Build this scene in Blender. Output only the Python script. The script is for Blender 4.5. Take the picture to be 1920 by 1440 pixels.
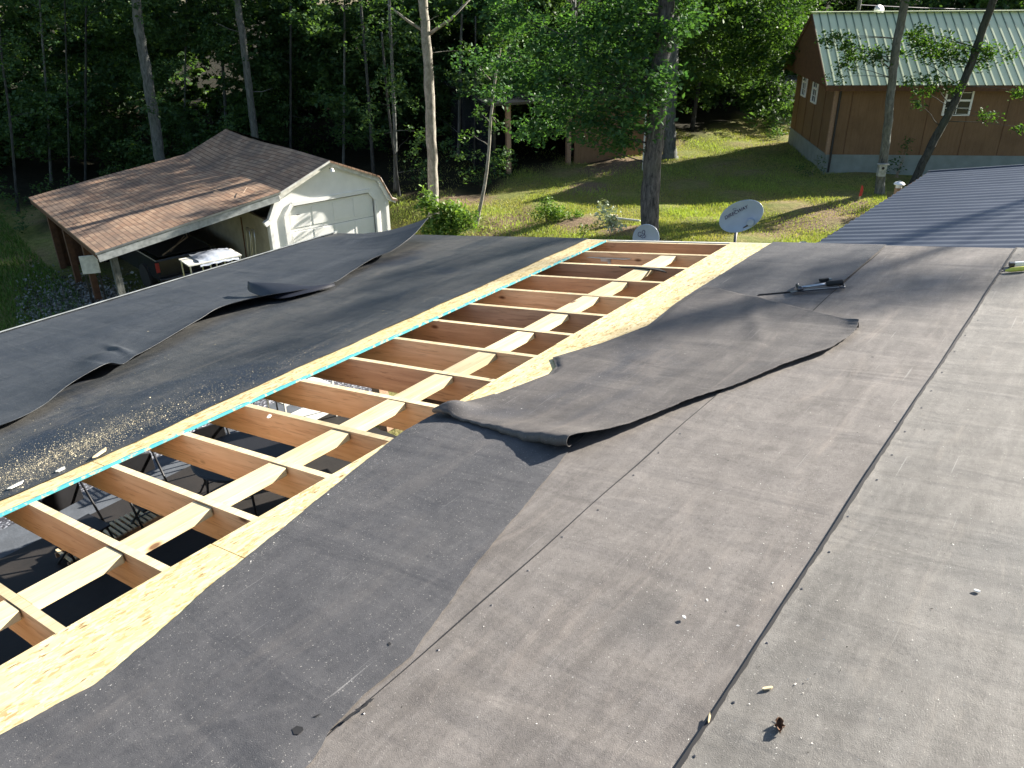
import bpy, math, random
import numpy as np
from mathutils import Vector, Matrix
random.seed(7); rng=np.random.default_rng(11)
S=bpy.context.scene
for o in list(bpy.data.objects): bpy.data.objects.remove(o)
col=S.collection
# ------------------------------------------------------------------ camera, sky, sun, exposure
H=6.0                                   # the camera stands 6 m above world zero
F=1514.3; CX,CY=960.0,720.0             # focal length and centre in photo pixels
R=np.array([[0.9999370332130828,-0.011221836258741123,0.0],[-0.005002742361979362,-0.445776184933234,0.8951304740177438],[-0.010045007609636447,-0.8950741105279233,-0.4458042557948154]])
cam=bpy.data.objects.new('camera',bpy.data.cameras.new('camera')); col.objects.link(cam)
cam.data.sensor_fit='HORIZONTAL'; cam.data.sensor_width=36.0; cam.data.lens=36.0*F/1920.0
cam.data.clip_start=0.05; cam.data.clip_end=600
M=Matrix([[R[0][0],-R[0][1],-R[0][2],0],[R[1][0],-R[1][1],-R[1][2],0],[R[2][0],-R[2][1],-R[2][2],H],[0,0,0,1]])
cam.matrix_world=M; S.camera=cam
SUN=Vector((.797,.446,.407)).normalized()
w=bpy.data.worlds.new('World'); S.world=w; w.use_nodes=True
nt=w.node_tree; bg=nt.nodes['Background']; sk=nt.nodes.new('ShaderNodeTexSky')
sk.sky_type='NISHITA'; sk.sun_disc=False; sk.sun_elevation=math.asin(SUN.z); sk.sun_rotation=math.atan2(SUN.x,SUN.y)
nt.links.new(sk.outputs[0],bg.inputs[0]); bg.inputs[1].default_value=0.052
sl=bpy.data.lights.new('sun','SUN'); sl.energy=5.0; sl.angle=math.radians(.55); sl.color=(1.0,.93,.82)
so=bpy.data.objects.new('sun',sl); col.objects.link(so); so.rotation_euler=SUN.to_track_quat('Z','Y').to_euler(); so.location=(30,25,30)
S.view_settings.view_transform='Standard'; S.view_settings.look='None'; S.view_settings.exposure=1.95; S.view_settings.gamma=1
S.render.engine='CYCLES'
# ------------------------------------------------------------------ geometry helpers
def ray(px,py): return R@np.array([(px-CX)/F,(py-CY)/F,1.0])
def PY(px,py,Y): r=ray(px,py); q=r*(Y/r[1]); return Vector((q[0],q[1],q[2]+H))
def PZ(px,py,z): r=ray(px,py); q=r*((z-H)/r[2]); return Vector((q[0],q[1],z))
def PD(px,py,d): q=ray(px,py)*d; return Vector((q[0],q[1],q[2]+H))
RU=np.array([0.60637432,0.79517934,0.]); RV=np.array([-0.78644498,0.59971382,-0.14780941]); RN=np.array([-0.11753499,0.08962783,0.98901586])
HR=1.61
def RP(px,py,dz=0.0):                   # a point of the roof plane (raised by dz) in roof coordinates
    r=ray(px,py); k=-(HR-dz)/(r@RN); p=r*k; return (p@RU,p@RV)
ROOF=Matrix([[RU[0],RV[0],RN[0],-HR*RN[0]],[RU[1],RV[1],RN[1],-HR*RN[1]],[RU[2],RV[2],RN[2],H-HR*RN[2]],[0,0,0,1]])
def tag(o,label=None,cat=None,group=None,kind=None):
    if label: o['label']=label
    if cat: o['category']=cat
    if group: o['group']=group
    if kind: o['kind']=kind
    return o
def empty(name,loc=(0,0,0),rz=0,mat=None):
    o=bpy.data.objects.new(name,None); col.objects.link(o); o.empty_display_size=.2
    if mat is not None: o.matrix_world=mat
    else: o.location=loc; o.rotation_euler=(0,0,rz)
    return o
class MB:
    def __init__(s): s.v=[]; s.f=[]
    def add(s,vs,fs):
        b=len(s.v); s.v+= [tuple(x) for x in vs]; s.f+=[tuple(i+b for i in f) for f in fs]; return s
    def box(s,x0,x1,y0,y1,z0,z1,m=None):
        vs=[Vector((x,y,z)) for z in (z0,z1) for y in (y0,y1) for x in (x0,x1)]
        if m is not None: vs=[m@v for v in vs]
        return s.add(vs,[(0,2,3,1),(4,5,7,6),(0,1,5,4),(2,6,7,3),(0,4,6,2),(1,3,7,5)])
    def bar(s,a,b,w,h,up=(0,0,1)):
        a=Vector(a); b=Vector(b); d=(b-a); L=d.length; d.normalize(); up=Vector(up)
        sd=d.cross(up)
        if sd.length<1e-4: sd=d.cross(Vector((1,0,0)))
        sd.normalize(); u2=sd.cross(d)
        m=Matrix([[sd.x,d.x,u2.x,a.x],[sd.y,d.y,u2.y,a.y],[sd.z,d.z,u2.z,a.z],[0,0,0,1]])
        return s.box(-w/2,w/2,0,L,-h/2,h/2,m)
    def tube(s,pts,rad,n=8,caps=True):
        pts=[Vector(p) for p in pts]; k=len(pts)
        if not hasattr(rad,'__len__'): rad=[rad]*k
        b=len(s.v); ref=Vector((.31,.17,.93))
        for i,p in enumerate(pts):
            d=(pts[min(i+1,k-1)]-pts[max(i-1,0)]).normalized()
            a=d.cross(ref)
            if a.length<.05: a=d.cross(Vector((1,0,0)))
            a.normalize(); c=a.cross(d)
            for j in range(n):
                t=2*math.pi*j/n; s.v.append(tuple(p+(a*math.cos(t)+c*math.sin(t))*rad[i]))
        for i in range(k-1):
            for j in range(n):
                j2=(j+1)%n; s.f.append((b+i*n+j,b+i*n+j2,b+(i+1)*n+j2,b+(i+1)*n+j))
        if caps:
            s.f.append(tuple(b+j for j in range(n))[::-1]); s.f.append(tuple(b+(k-1)*n+j for j in range(n)))
        return s
    def prism(s,poly,fn,d0,d1):           # poly: 2-D outline, fn(x,y,depth) -> 3-D
        n=len(poly); vs=[fn(x,y,d0) for x,y in poly]+[fn(x,y,d1) for x,y in poly]
        return s.add(vs,[tuple(range(n)),tuple(range(2*n-1,n-1,-1))]+[(i,i+n,(i+1)%n+n,(i+1)%n) for i in range(n)])
    def lathe(s,prof,c,n=20,m=None):
        b=len(s.v); c=Vector(c)
        for r,z in prof:
            for j in range(n):
                t=2*math.pi*j/n; v=Vector((r*math.cos(t),r*math.sin(t),z)); v=(m@v if m is not None else v)+c; s.v.append(tuple(v))
        for i in range(len(prof)-1):
            for j in range(n):
                j2=(j+1)%n; s.f.append((b+i*n+j,b+i*n+j2,b+(i+1)*n+j2,b+(i+1)*n+j))
        s.f.append(tuple(b+j for j in range(n))[::-1]); s.f.append(tuple(b+(len(prof)-1)*n+j for j in range(n)))
        return s
    def build(s,name,mat,parent=None,smooth=False,bevel=0,solid=0,recalc=True):
        me=bpy.data.meshes.new(name); me.from_pydata(s.v,[],s.f); me.update()
        if recalc:
            import bmesh
            bm=bmesh.new(); bm.from_mesh(me); bmesh.ops.recalc_face_normals(bm,faces=bm.faces); bm.to_mesh(me); bm.free()
        me.materials.append(mat)
        if smooth: me.polygons.foreach_set('use_smooth',[True]*len(me.polygons))
        o=bpy.data.objects.new(name,me); col.objects.link(o)
        if parent is not None: o.parent=parent
        if bevel:
            b=o.modifiers.new('b','BEVEL'); b.width=bevel; b.segments=2; b.limit_method='ANGLE'
        if solid:
            b=o.modifiers.new('s','SOLIDIFY'); b.thickness=solid; b.offset=-1; b=o.modifiers.new('e','EDGE_SPLIT'); b.split_angle=math.radians(50)
        return o
# ------------------------------------------------------------------ material helpers
def newmat(name):
    m=bpy.data.materials.new(name); m.use_nodes=True; return m,m.node_tree,m.node_tree.nodes['Principled BSDF']
def N(t,kind,**k):
    n=t.nodes.new(kind)
    for a,b in k.items():
        if a in n.inputs.keys() if hasattr(n.inputs,'keys') else False: n.inputs[a].default_value=b
        else: setattr(n,a,b)
    return n
def coords(t,scale=(1,1,1),rot=(0,0,0),kind='Object'):
    tc=t.nodes.new('ShaderNodeTexCoord'); mp=t.nodes.new('ShaderNodeMapping'); mp.inputs['Scale'].default_value=scale; mp.inputs['Rotation'].default_value=rot
    t.links.new(tc.outputs[kind],mp.inputs[0]); return mp.outputs[0]
def noise(t,vec,scale,detail=4,rough=.55,dist=0):
    n=t.nodes.new('ShaderNodeTexNoise'); n.inputs['Scale'].default_value=scale; n.inputs['Detail'].default_value=detail
    n.inputs['Roughness'].default_value=rough; n.inputs['Distortion'].default_value=dist; t.links.new(vec,n.inputs['Vector']); return n.outputs['Fac']
def ramp(t,fac,stops):
    r=t.nodes.new('ShaderNodeValToRGB'); cr=r.color_ramp
    while len(cr.elements)<len(stops): cr.elements.new(.5)
    for e,(p,c) in zip(cr.elements,stops):
        e.position=p; e.color=(*c,1) if hasattr(c,'__len__') else (c,c,c,1)
    t.links.new(fac,r.inputs[0]); return r.outputs[0]
def mix(t,fac,a,b,mode='MIX'):
    m=t.nodes.new('ShaderNodeMix'); m.data_type='RGBA'; m.blend_type=mode
    for sock,v in ((m.inputs['Factor'],fac),(m.inputs['A'],a),(m.inputs['B'],b)): pass
    def put(s,v):
        if hasattr(v,'is_linked'): t.links.new(v,s)
        elif hasattr(v,'__len__'): s.default_value=(*v,1)
        else: s.default_value=v
    put(m.inputs[0],fac); put(m.inputs[6],a); put(m.inputs[7],b); return m.outputs[2]
def bump(t,bs,h,strength=.3,dist=.01):
    b=t.nodes.new('ShaderNodeBump'); b.inputs['Strength'].default_value=strength; b.inputs['Distance'].default_value=dist
    t.links.new(h,b.inputs['Height']); t.links.new(b.outputs[0],bs.inputs['Normal'])
def plain(name,c,rough=.6,metal=0,var=.25,scale=6,bmp=0,spec=.5):
    m,t,b=newmat(name); v=coords(t); n=noise(t,v,scale,5)
    t.links.new(ramp(t,n,[(.3,tuple(x*(1-var) for x in c)),(.7,tuple(min(1,x*(1+var)) for x in c))]),b.inputs['Base Color'])
    b.inputs['Roughness'].default_value=rough; b.inputs['Metallic'].default_value=metal; b.inputs['Specular IOR Level'].default_value=spec
    if bmp: bump(t,b,noise(t,v,scale*6,4),bmp,.01)
    return m
def felt(name,c1,c2,stain,speck=.5,rough=.75,streak=.5,spec=.3):
    m,t,b=newmat(name); v=coords(t); vs=coords(t,(1,5,1)); vw=coords(t,(.5,2.0,1))
    base=ramp(t,noise(t,vw,1.1,5,.6,.6),[(.32,c1),(.68,c2)])
    base=mix(t,ramp(t,noise(t,vs,3.5,6,.65,.4),[(.42,0.),(.75,streak)]),base,tuple(x*1.35 for x in c2))
    base=mix(t,ramp(t,noise(t,v,.7,5,.62,1.2),[(.52,0.),(.66,.85)]),base,stain)
    base=mix(t,ramp(t,noise(t,v,9,5,.7),[(.35,.30),(.65,0.)]),base,tuple(x*.6 for x in c1))
    base=mix(t,ramp(t,noise(t,v,70,3,.7),[(.30,.35),(.5,0.)]),base,tuple(x*.55 for x in c1))
    base=mix(t,ramp(t,noise(t,v,160,2,.6),[(.66,0.),(.74,speck)]),base,(.42,.40,.37))
    base=mix(t,ramp(t,noise(t,coords(t,(2.6,.8,1),(0,0,.5)),1.3,6,.7,1.5),[(.56,0.),(.70,.55)]),base,tuple(x*.72 for x in c1))
    base=mix(t,ramp(t,noise(t,coords(t,(.7,3.4,1),(0,0,-.12)),1.9,6,.7,.8),[(.55,0.),(.72,.6)]),base,(c2[0]*1.28,c2[1]*1.22,c2[2]*1.16))
    base=mix(t,ramp(t,noise(t,coords(t,(9,.25,1),(0,0,.05)),1.0,5,.7,.3),[(.60,0.),(.74,.15)]),base,tuple(x*.75 for x in c1))
    # long thin scuffs along the courses
    sc=coords(t,(1.0,46,1)); k=noise(t,sc,2.2,2,.5)
    base=mix(t,ramp(t,k,[(.70,0.),(.76,.30)]),base,(.42,.41,.40))
    t.links.new(base,b.inputs['Base Color']); b.inputs['Roughness'].default_value=rough; b.inputs['Specular IOR Level'].default_value=spec
    h=mix(t,.35,noise(t,v,14,5,.6),noise(t,v,300,2,.6)); bump(t,b,h,.45,.008)
    wr=noise(t,coords(t,(3.2,.7,1),(0,0,.35)),1.4,3,.45,.7); b2=t.nodes.new('ShaderNodeBump'); b2.inputs['Strength'].default_value=.28; b2.inputs['Distance'].default_value=.035
    t.links.new(wr,b2.inputs['Height']); b1=b.inputs['Normal'].links[0].from_node; t.links.new(b2.outputs[0],b1.inputs['Normal'])
    return m
def wood(name,c1,c2,axis=1,grain=1.0,knots=True,rough=.7):
    m,t,b=newmat(name); sc=[22,22,22]; sc[axis]=1.3
    oi=t.nodes.new('ShaderNodeObjectInfo'); tc=t.nodes.new('ShaderNodeTexCoord'); ad=t.nodes.new('ShaderNodeVectorMath'); ad.operation='ADD'
    mu=t.nodes.new('ShaderNodeVectorMath'); mu.operation='SCALE'; mu.inputs['Scale'].default_value=17.0
    cb=t.nodes.new('ShaderNodeCombineXYZ')
    for i in range(3): t.links.new(oi.outputs['Random'],cb.inputs[i])
    t.links.new(cb.outputs[0],mu.inputs[0]); t.links.new(tc.outputs['Object'],ad.inputs[0]); t.links.new(mu.outputs[0],ad.inputs[1])
    mp=t.nodes.new('ShaderNodeMapping'); mp.inputs['Scale'].default_value=sc; t.links.new(ad.outputs[0],mp.inputs[0])
    base=ramp(t,noise(t,mp.outputs[0],1.0,6,.62,.8),[(.3,c1),(.7,c2)])
    base=mix(t,ramp(t,noise(t,mp.outputs[0],2.6,3,.5,1.5),[(.56,0.),(.66,.55)]),base,tuple(x*.62 for x in c1))
    base=mix(t,ramp(t,noise(t,ad.outputs[0],1.6,3),[(.45,0.),(.75,.45)]),base,tuple(x*.62 for x in c1))
    if knots:
        vo=t.nodes.new('ShaderNodeTexVoronoi'); vo.inputs['Scale'].default_value=2.6; s2=[2.2,2.2,2.2]; s2[axis]=.9
        m2=t.nodes.new('ShaderNodeMapping'); m2.inputs['Scale'].default_value=s2; t.links.new(ad.outputs[0],m2.inputs[0]); t.links.new(m2.outputs[0],vo.inputs['Vector'])
        base=mix(t,ramp(t,vo.outputs['Distance'],[(.045,.9),(.11,0.)]),base,(.09,.035,.015))
    br=t.nodes.new('ShaderNodeMath'); br.operation='MULTIPLY_ADD'; br.inputs[1].default_value=.35; br.inputs[2].default_value=.80; t.links.new(oi.outputs['Random'],br.inputs[0])
    cb2=t.nodes.new('ShaderNodeCombineXYZ')
    for i in range(3): t.links.new(br.outputs[0],cb2.inputs[i])
    base=mix(t,1.0,base,cb2.outputs[0],'MULTIPLY')
    t.links.new(base,b.inputs['Base Color']); b.inputs['Roughness'].default_value=rough; b.inputs['Specular IOR Level'].default_value=.25
    bump(t,b,noise(t,mp.outputs[0],1.5,4),.25,.004); return m
def osb(name,gain=1.0):
    m,t,b=newmat(name); base=None
    cols=[(.60,.48,.26),(.76,.66,.42),(.40,.28,.13),(.66,.54,.31)]
    cols=[tuple(min(.85,x*gain) for x in c) for c in cols]
    for i,(ang,sc) in enumerate(((.45,(15,56,1)),(2.0,(13,60,1)),(-.85,(16,50,1)))):
        v=coords(t,sc,(0,0,ang)); vo=t.nodes.new('ShaderNodeTexVoronoi'); vo.inputs['Scale'].default_value=1.0; vo.feature='F1'; t.links.new(v,vo.inputs['Vector'])
        sp=t.nodes.new('ShaderNodeSeparateColor'); t.links.new(vo.outputs['Color'],sp.inputs[0])
        c=ramp(t,sp.outputs[0],[(.0,cols[2]),(.25,cols[0]),(.6,cols[3]),(1.,cols[1])])
        if base is None: base=c
        else: base=mix(t,ramp(t,noise(t,coords(t,(3,6,1),(0,0,ang*2)),6+i,2),[(.49,0.),(.52,1.)]),base,c)
    v=coords(t,(6,26,1),(0,0,.8)); base=mix(t,ramp(t,noise(t,v,2.2,2,.5),[(.64,0.),(.69,.85)]),base,(.13,.07,.03))
    v=coords(t,(1,1,1)); base=mix(t,ramp(t,noise(t,v,1.3,3),[(.4,0.),(.75,.35)]),base,(.46,.40,.16))
    t.links.new(base,b.inputs['Base Color']); b.inputs['Roughness'].default_value=.75; b.inputs['Specular IOR Level'].default_value=.2
    bump(t,b,noise(t,coords(t,(10,40,1),(0,0,.5)),1.5,3),.3,.004); return m
def leafmat(name,c,c2,trans=.35):
    m,t,b=newmat(name); t.nodes.remove(b); out=t.nodes['Material Output']
    at=t.nodes.new('ShaderNodeAttribute'); at.attribute_name='tint'
    cc=ramp(t,at.outputs['Fac'],[(0.,c),(.75,c2),(1.,tuple(min(1,x*1.5) for x in c2))])
    d=t.nodes.new('ShaderNodeBsdfDiffuse'); tr=t.nodes.new('ShaderNodeBsdfTranslucent'); g=t.nodes.new('ShaderNodeBsdfGlossy'); g.inputs['Roughness'].default_value=.5
    m1=t.nodes.new('ShaderNodeMixShader'); m1.inputs[0].default_value=trans; m2=t.nodes.new('ShaderNodeMixShader'); m2.inputs[0].default_value=.02
    tl=mix(t,1.0,cc,(1.5,1.5,.55),'MULTIPLY')
    t.links.new(cc,d.inputs[0]); t.links.new(tl,tr.inputs[0]); t.links.new(d.outputs[0],m1.inputs[1]); t.links.new(tr.outputs[0],m1.inputs[2])
    t.links.new(m1.outputs[0],m2.inputs[1]); t.links.new(g.outputs[0],m2.inputs[2]); t.links.new(m2.outputs[0],out.inputs[0]); return m
def bark(name,c,c2,sc=5,vert=.25,bm=.8):
    m,t,b=newmat(name); v=coords(t,(1,1,vert)); n=noise(t,v,sc*3,6,.7,.6)
    base=ramp(t,n,[(.36,c),(.64,c2)]); base=mix(t,ramp(t,noise(t,coords(t),1.2,4),[(.5,0.),(.68,.6)]),base,tuple(x*.5+y for x,y in zip(c2,(.02,.03,.01))))
    t.links.new(base,b.inputs['Base Color']); b.inputs['Roughness'].default_value=.9; b.inputs['Specular IOR Level'].default_value=.15
    bump(t,b,n,bm,.03); return m
MT={}
MT['felt_old']=felt('felt_weathered',(.118,.106,.098),(.188,.172,.160),(.100,.094,.090),.55,.66,.6,.35)
MT['felt_old2']=felt('felt_weathered_grey',(.116,.109,.100),(.180,.171,.158),(.112,.110,.106),.55,.66,.6,.35)
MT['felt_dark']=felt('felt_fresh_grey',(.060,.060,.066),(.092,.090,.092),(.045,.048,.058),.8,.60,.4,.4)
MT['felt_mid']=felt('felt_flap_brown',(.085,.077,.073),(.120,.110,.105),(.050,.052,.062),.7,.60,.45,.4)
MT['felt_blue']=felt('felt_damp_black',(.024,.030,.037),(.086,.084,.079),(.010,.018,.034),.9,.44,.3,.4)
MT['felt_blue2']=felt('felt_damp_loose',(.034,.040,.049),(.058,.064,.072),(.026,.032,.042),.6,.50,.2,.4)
MT['felt_under']=plain('felt_underside',(.012,.014,.022),.5,0,.3,5)
MT['seam']=plain('seam_black',(.010,.010,.012),.8)
MT['osb']=osb('osb_fresh',1.0)
MT['osb2']=osb('osb_dusty',.85)
MT['lumber']=wood('rafter_fir_bounce_lit',(.60,.37,.21),(.76,.53,.33))  # lightened to paint in the light bounced onto the near rafters
MT['lumber2']=wood('rafter_fir_aged',(.31,.19,.125),(.46,.31,.21))
MT['block']=wood('blocking_pine',(.58,.46,.27),(.74,.63,.42),0)
MT['cedar']=wood('wood_brown_siding',(.19,.112,.060),(.245,.15,.085),2,knots=False)
# cyan sealed edge
m,t,b=newmat('edge_sealer'); t.links.new(mix(t,ramp(t,noise(t,coords(t,(1,3,1)),22,3),[(.36,0.),(.47,1.)]),(.50,.42,.25),(.05,.31,.36)),b.inputs['Base Color']); b.inputs['Roughness'].default_value=.6; MT['cyan']=m
MT['white']=plain('white_paint',(.84,.84,.82),.45,0,.05,3)
MT['white_dirty']=plain('white_paint_dirty',(.60,.60,.55),.6,0,.25,7)
MT['trimgrey']=plain('weathered_fascia',(.26,.28,.28),.7,0,.35,9)
MT['black']=plain('black_paint',(.012,.012,.014),.5)
MT['steel']=plain('dark_steel',(.10,.10,.11),.35,.8,.2,8)
MT['chrome']=plain('bare_aluminium',(.55,.57,.60),.3,.9,.1,8)
MT['dish']=plain('dish_grey_paint',(.30,.40,.53),.4,0,.08,4)
MT['ink']=plain('printed_ink',(.05,.06,.14),.6)
MT['glass']=plain('window_glass',(.015,.02,.03),.08,0,.2,3)
MT['red']=plain('red_plastic',(.42,.03,.03),.4)
MT['yellow']=plain('yellow_plastic',(.68,.66,.10),.35)
MT['concrete']=plain('concrete',(.075,.085,.10),.85,0,.25,5,.3)
MT['block_wall']=plain('painted_block',(.20,.235,.23),.85,0,.15,3,.3)
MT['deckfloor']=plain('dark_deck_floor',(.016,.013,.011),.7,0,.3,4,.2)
MT['teal']=plain('green_tub',(.02,.10,.08),.5)
MT['tarp']=plain('silver_tarp',(.42,.46,.53),.35,.2,.15,5)
MT['truck']=plain('dark_truck_paint',(.020,.022,.026),.25,0,.2,4)
MT['rubber']=plain('rubber',(.015,.015,.015),.8)
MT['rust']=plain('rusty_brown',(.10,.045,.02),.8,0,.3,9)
MT['leafm']=leafmat('leaf_mid',(.030,.082,.036),(.062,.140,.050),.42)
MT['leafy']=leafmat('leaf_green',(.030,.075,.022),(.065,.13,.030),.4)
MT['leafd']=leafmat('leaf_dark',(.034,.078,.034),(.072,.135,.045),.4)
MT['leafb']=leafmat('leaf_bush',(.07,.14,.03),(.14,.23,.05),.4)
MT['leafp']=leafmat('leaf_pale',(.28,.34,.26),(.45,.50,.40),.2)
MT['bark']=bark('bark_oak',(.028,.028,.032),(.15,.145,.15),6,.22,1.0)
MT['bark_l']=bark('bark_pale',(.17,.155,.13),(.36,.335,.29),4,.5,.5)
MT['bark_g']=bark('bark_grey',(.06,.065,.06),(.17,.175,.165),5,.3,.7)
MT['bark_d']=bark('bark_dark',(.025,.026,.026),(.075,.078,.075),5,.3,.7)
MT['branch']=plain('dead_twig',(.25,.19,.14),.8,0,.3,8)
# blue-grey ribbed metal and green roof
m,t,b=newmat('blue_roof_metal'); t.links.new(ramp(t,noise(t,coords(t,(1,1,1)),.9,5,.6),[(.3,(.065,.080,.112)),(.7,(.098,.114,.148))]),b.inputs['Base Color']); b.inputs['Roughness'].default_value=.42; b.inputs['Metallic'].default_value=.35; MT['bluemetal']=m
m,t,b=newmat('green_roof_metal'); t.links.new(ramp(t,noise(t,coords(t),.6,5,.6),[(.3,(.62,.68,.44)),(.7,(.72,.77,.53))]),b.inputs['Base Color']); b.inputs['Roughness'].default_value=.38; b.inputs['Specular IOR Level'].default_value=.35; MT['greenmetal']=m
MT['rib_shade']=plain('green_rib_shade',(.13,.19,.13),.5)  # darker green paints the shadow lines along the roof ribs
# shingles: courses along local y (bands stacked in local x)
m,t,b=newmat('brown_shingles'); v=coords(t)
sep=t.nodes.new('ShaderNodeSeparateXYZ'); t.links.new(v,sep.inputs[0])
def fr(inp,mulv):
    a=t.nodes.new('ShaderNodeMath'); a.operation='MULTIPLY'; a.inputs[1].default_value=mulv; t.links.new(inp,a.inputs[0])
    c=t.nodes.new('ShaderNodeMath'); c.operation='FRACT'; t.links.new(a.outputs[0],c.inputs[0]); return c.outputs[0]
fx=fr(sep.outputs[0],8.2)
br=t.nodes.new('ShaderNodeTexBrick'); br.inputs['Scale'].default_value=1.0; br.inputs['Brick Width'].default_value=.26; br.inputs['Row Height'].default_value=1/8.2; br.inputs['Mortar Size'].default_value=.004
br.inputs['Color1'].default_value=(.29,.17,.105,1); br.inputs['Color2'].default_value=(.43,.285,.185,1); br.inputs['Mortar'].default_value=(.08,.045,.03,1); br.offset=.5
mp=coords(t,(1,1,1),(0,0,math.radians(90))); t.links.new(mp,br.inputs['Vector'])
base=mix(t,ramp(t,noise(t,v,1.1,5,.6),[(.42,0.),(.66,.75)]),br.outputs['Color'],(.11,.085,.07))
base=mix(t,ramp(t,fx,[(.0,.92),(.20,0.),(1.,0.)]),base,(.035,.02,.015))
t.links.new(base,b.inputs['Base Color']); b.inputs['Roughness'].default_value=.85; bump(t,b,fx,.4,.01); MT['shingle']=m
# ground
def groundmat(name):
    m,t,b=newmat(name); v=coords(t); 
    g=ramp(t,noise(t,v,5,6,.7),[(.35,(.12,.15,.04)),(.65,(.25,.26,.08))])
    straw=ramp(t,noise(t,v,9,5,.75),[(.35,(.16,.115,.06)),(.65,(.36,.29,.15))])
    base=mix(t,ramp(t,noise(t,v,.45,5,.62),[(.45,0.),(.62,.9)]),g,straw)
    ab=t.nodes.new('ShaderNodeAttribute'); ab.attribute_name='bare'; base=mix(t,ramp(t,mix(t,.45,ab.outputs['Fac'],noise(t,v,4,5,.7)),[(.40,0.),(.58,1.)]),base,ramp(t,noise(t,v,22,5,.8),[(.35,(.10,.065,.045)),(.65,(.34,.25,.17))]))
    base=mix(t,ramp(t,noise(t,v,30,4,.8),[(.40,.5),(.55,0.)]),base,(.05,.045,.02))
    at=t.nodes.new('ShaderNodeAttribute'); at.attribute_name='wood'
    soil=ramp(t,noise(t,v,6,6,.75),[(.35,(.012,.013,.008)),(.65,(.035,.030,.018))])
    base=mix(t,at.outputs['Fac'],base,soil)
    t.links.new(base,b.inputs['Base Color']); b.inputs['Roughness'].default_value=.95; b.inputs['Specular IOR Level'].default_value=.1
    bump(t,b,noise(t,v,14,5,.7),.8,.05); return m
MT['ground']=groundmat('yard_ground')
m,t,b=newmat('gravel_mat'); v=coords(t); vo=t.nodes.new('ShaderNodeTexVoronoi'); vo.inputs['Scale'].default_value=28; t.links.new(v,vo.inputs['Vector'])
sp=t.nodes.new('ShaderNodeSeparateColor'); t.links.new(vo.outputs['Color'],sp.inputs[0])
t.links.new(mix(t,ramp(t,vo.outputs['Distance'],[(.25,0.),(.6,1.)]),ramp(t,sp.outputs[0],[(0,(.10,.11,.13)),(.6,(.26,.27,.30)),(1,(.55,.56,.60))]),(.04,.04,.05)),b.inputs['Base Color']); b.inputs['Roughness'].default_value=.9
bump(t,b,vo.outputs['Distance'],-.8,.03) if False else None
MT['gravel']=m
# ------------------------------------------------------------------ terrain
CP=[(900,400,-6.2),(835,440,-6.45),(815,375,-6.2),(1225,430,-5.8),(1040,385,-6.1),(1140,420,-6.0),(1300,240,-5.75),(1478,262,-5.85),(1543,325,-5.9),(1610,375,-5.8),(1720,320,-5.9),(960,330,-6.25),(1090,300,-6.1),(1200,290,-6.0),(20,560,-7.4),(150,600,-7.4),(50,480,-7.5),(300,520,-7.5),(400,500,-7.5)]
cp=[]
for px,py,z in CP:
    r=ray(px,py)*(z/ray(px,py)[2]); cp.append((r[0],r[1],z+H))
cp+=[(-3.0,22.6,-1.05),(-4.8,21.3,-1.5),(-9,26,-1.5),(-15,36,-1.4),(-4,40,-.4),(8,46,.5),(30,50,1.0),(-5,9,.06),(-3,13,-.1),(0,4,0),(6,8,0),(10,5,.1),(14,12,.1),(-10,10,-.9),(-30,20,-1.6),(-40,50,-.5),(0,70,1.5),(40,20,.5),(0,-20,0),(-30,-10,-1)]
cp=np.array(cp)
def gz(x,y):
    x=np.asarray(x,float); y=np.asarray(y,float)
    d=((x[...,None]-cp[:,0])**2+(y[...,None]-cp[:,1])**2+.15)**1.6
    ww=1/d; return (ww*cp[:,2]).sum(-1)/ww.sum(-1)
def g1(x,y): return float(gz(np.array(x),np.array(y)))
def woodmask(X,Y):                      # 1 where the woods' litter floor is, 0 on the lawn
    edge=30.5-0.0*X+np.where(X>3,(X-3)*.9,(X-3)*.95)
    edge=np.where(X<-3.5,24+np.clip((-3.5-X)*.3,0,6),edge)
    edge=edge+1.0*np.sin(X*1.3)+.7*np.sin(X*2.9+1)
    return np.clip((Y-edge)/1.8,0,1)
xs=np.concatenate([np.linspace(-150,-22,14),np.linspace(-20,24,150),np.linspace(27,150,14)]); ys=np.concatenate([np.linspace(-60,4,10),np.linspace(6,48,140),np.linspace(52,300,16)])
X,Y=np.meshgrid(xs,ys); Z=gz(X,Y)+.03*np.sin(X*2.1+Y)+.03*np.sin(Y*2.7-X*1.3)
me=bpy.data.meshes.new('ground'); nx,ny=len(xs),len(ys)
idx=np.arange(nx*ny).reshape(ny,nx); fc=np.stack([idx[:-1,:-1],idx[:-1,1:],idx[1:,1:],idx[1:,:-1]],-1).reshape(-1,4)
me.from_pydata(np.stack([X,Y,Z],-1).reshape(-1,3).tolist(),[],fc.tolist()); me.materials.append(MT['ground'])
a=me.attributes.new('wood','FLOAT','POINT'); a.data.foreach_set('value',woodmask(X,Y).reshape(-1).astype(np.float32))
BARE=[]
for px,py,r in ((1560,410,1.0),(1500,425,1.0),(1450,440,.8),(1600,395,.6),(1170,435,1.0),(1080,420,.9),(900,425,1.2),(960,400,.9),(860,360,1.3),(1180,300,1.5),(1130,312,1.0),(1240,270,1.0),(870,440,1.5),(1100,345,1.0)):
    q=PZ(px,py,H-6.0); BARE.append((q.x,q.y,r))
def bare(X,Y):
    o_=np.zeros_like(X)
    for x,y,r in BARE: o_=np.maximum(o_,np.exp(-((X-x)**2+(Y-y)**2)/(r*r)))
    return o_
a=me.attributes.new('bare','FLOAT','POINT'); a.data.foreach_set('value',bare(X,Y).reshape(-1).astype(np.float32))
me.polygons.foreach_set('use_smooth',[True]*len(me.polygons))
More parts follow.
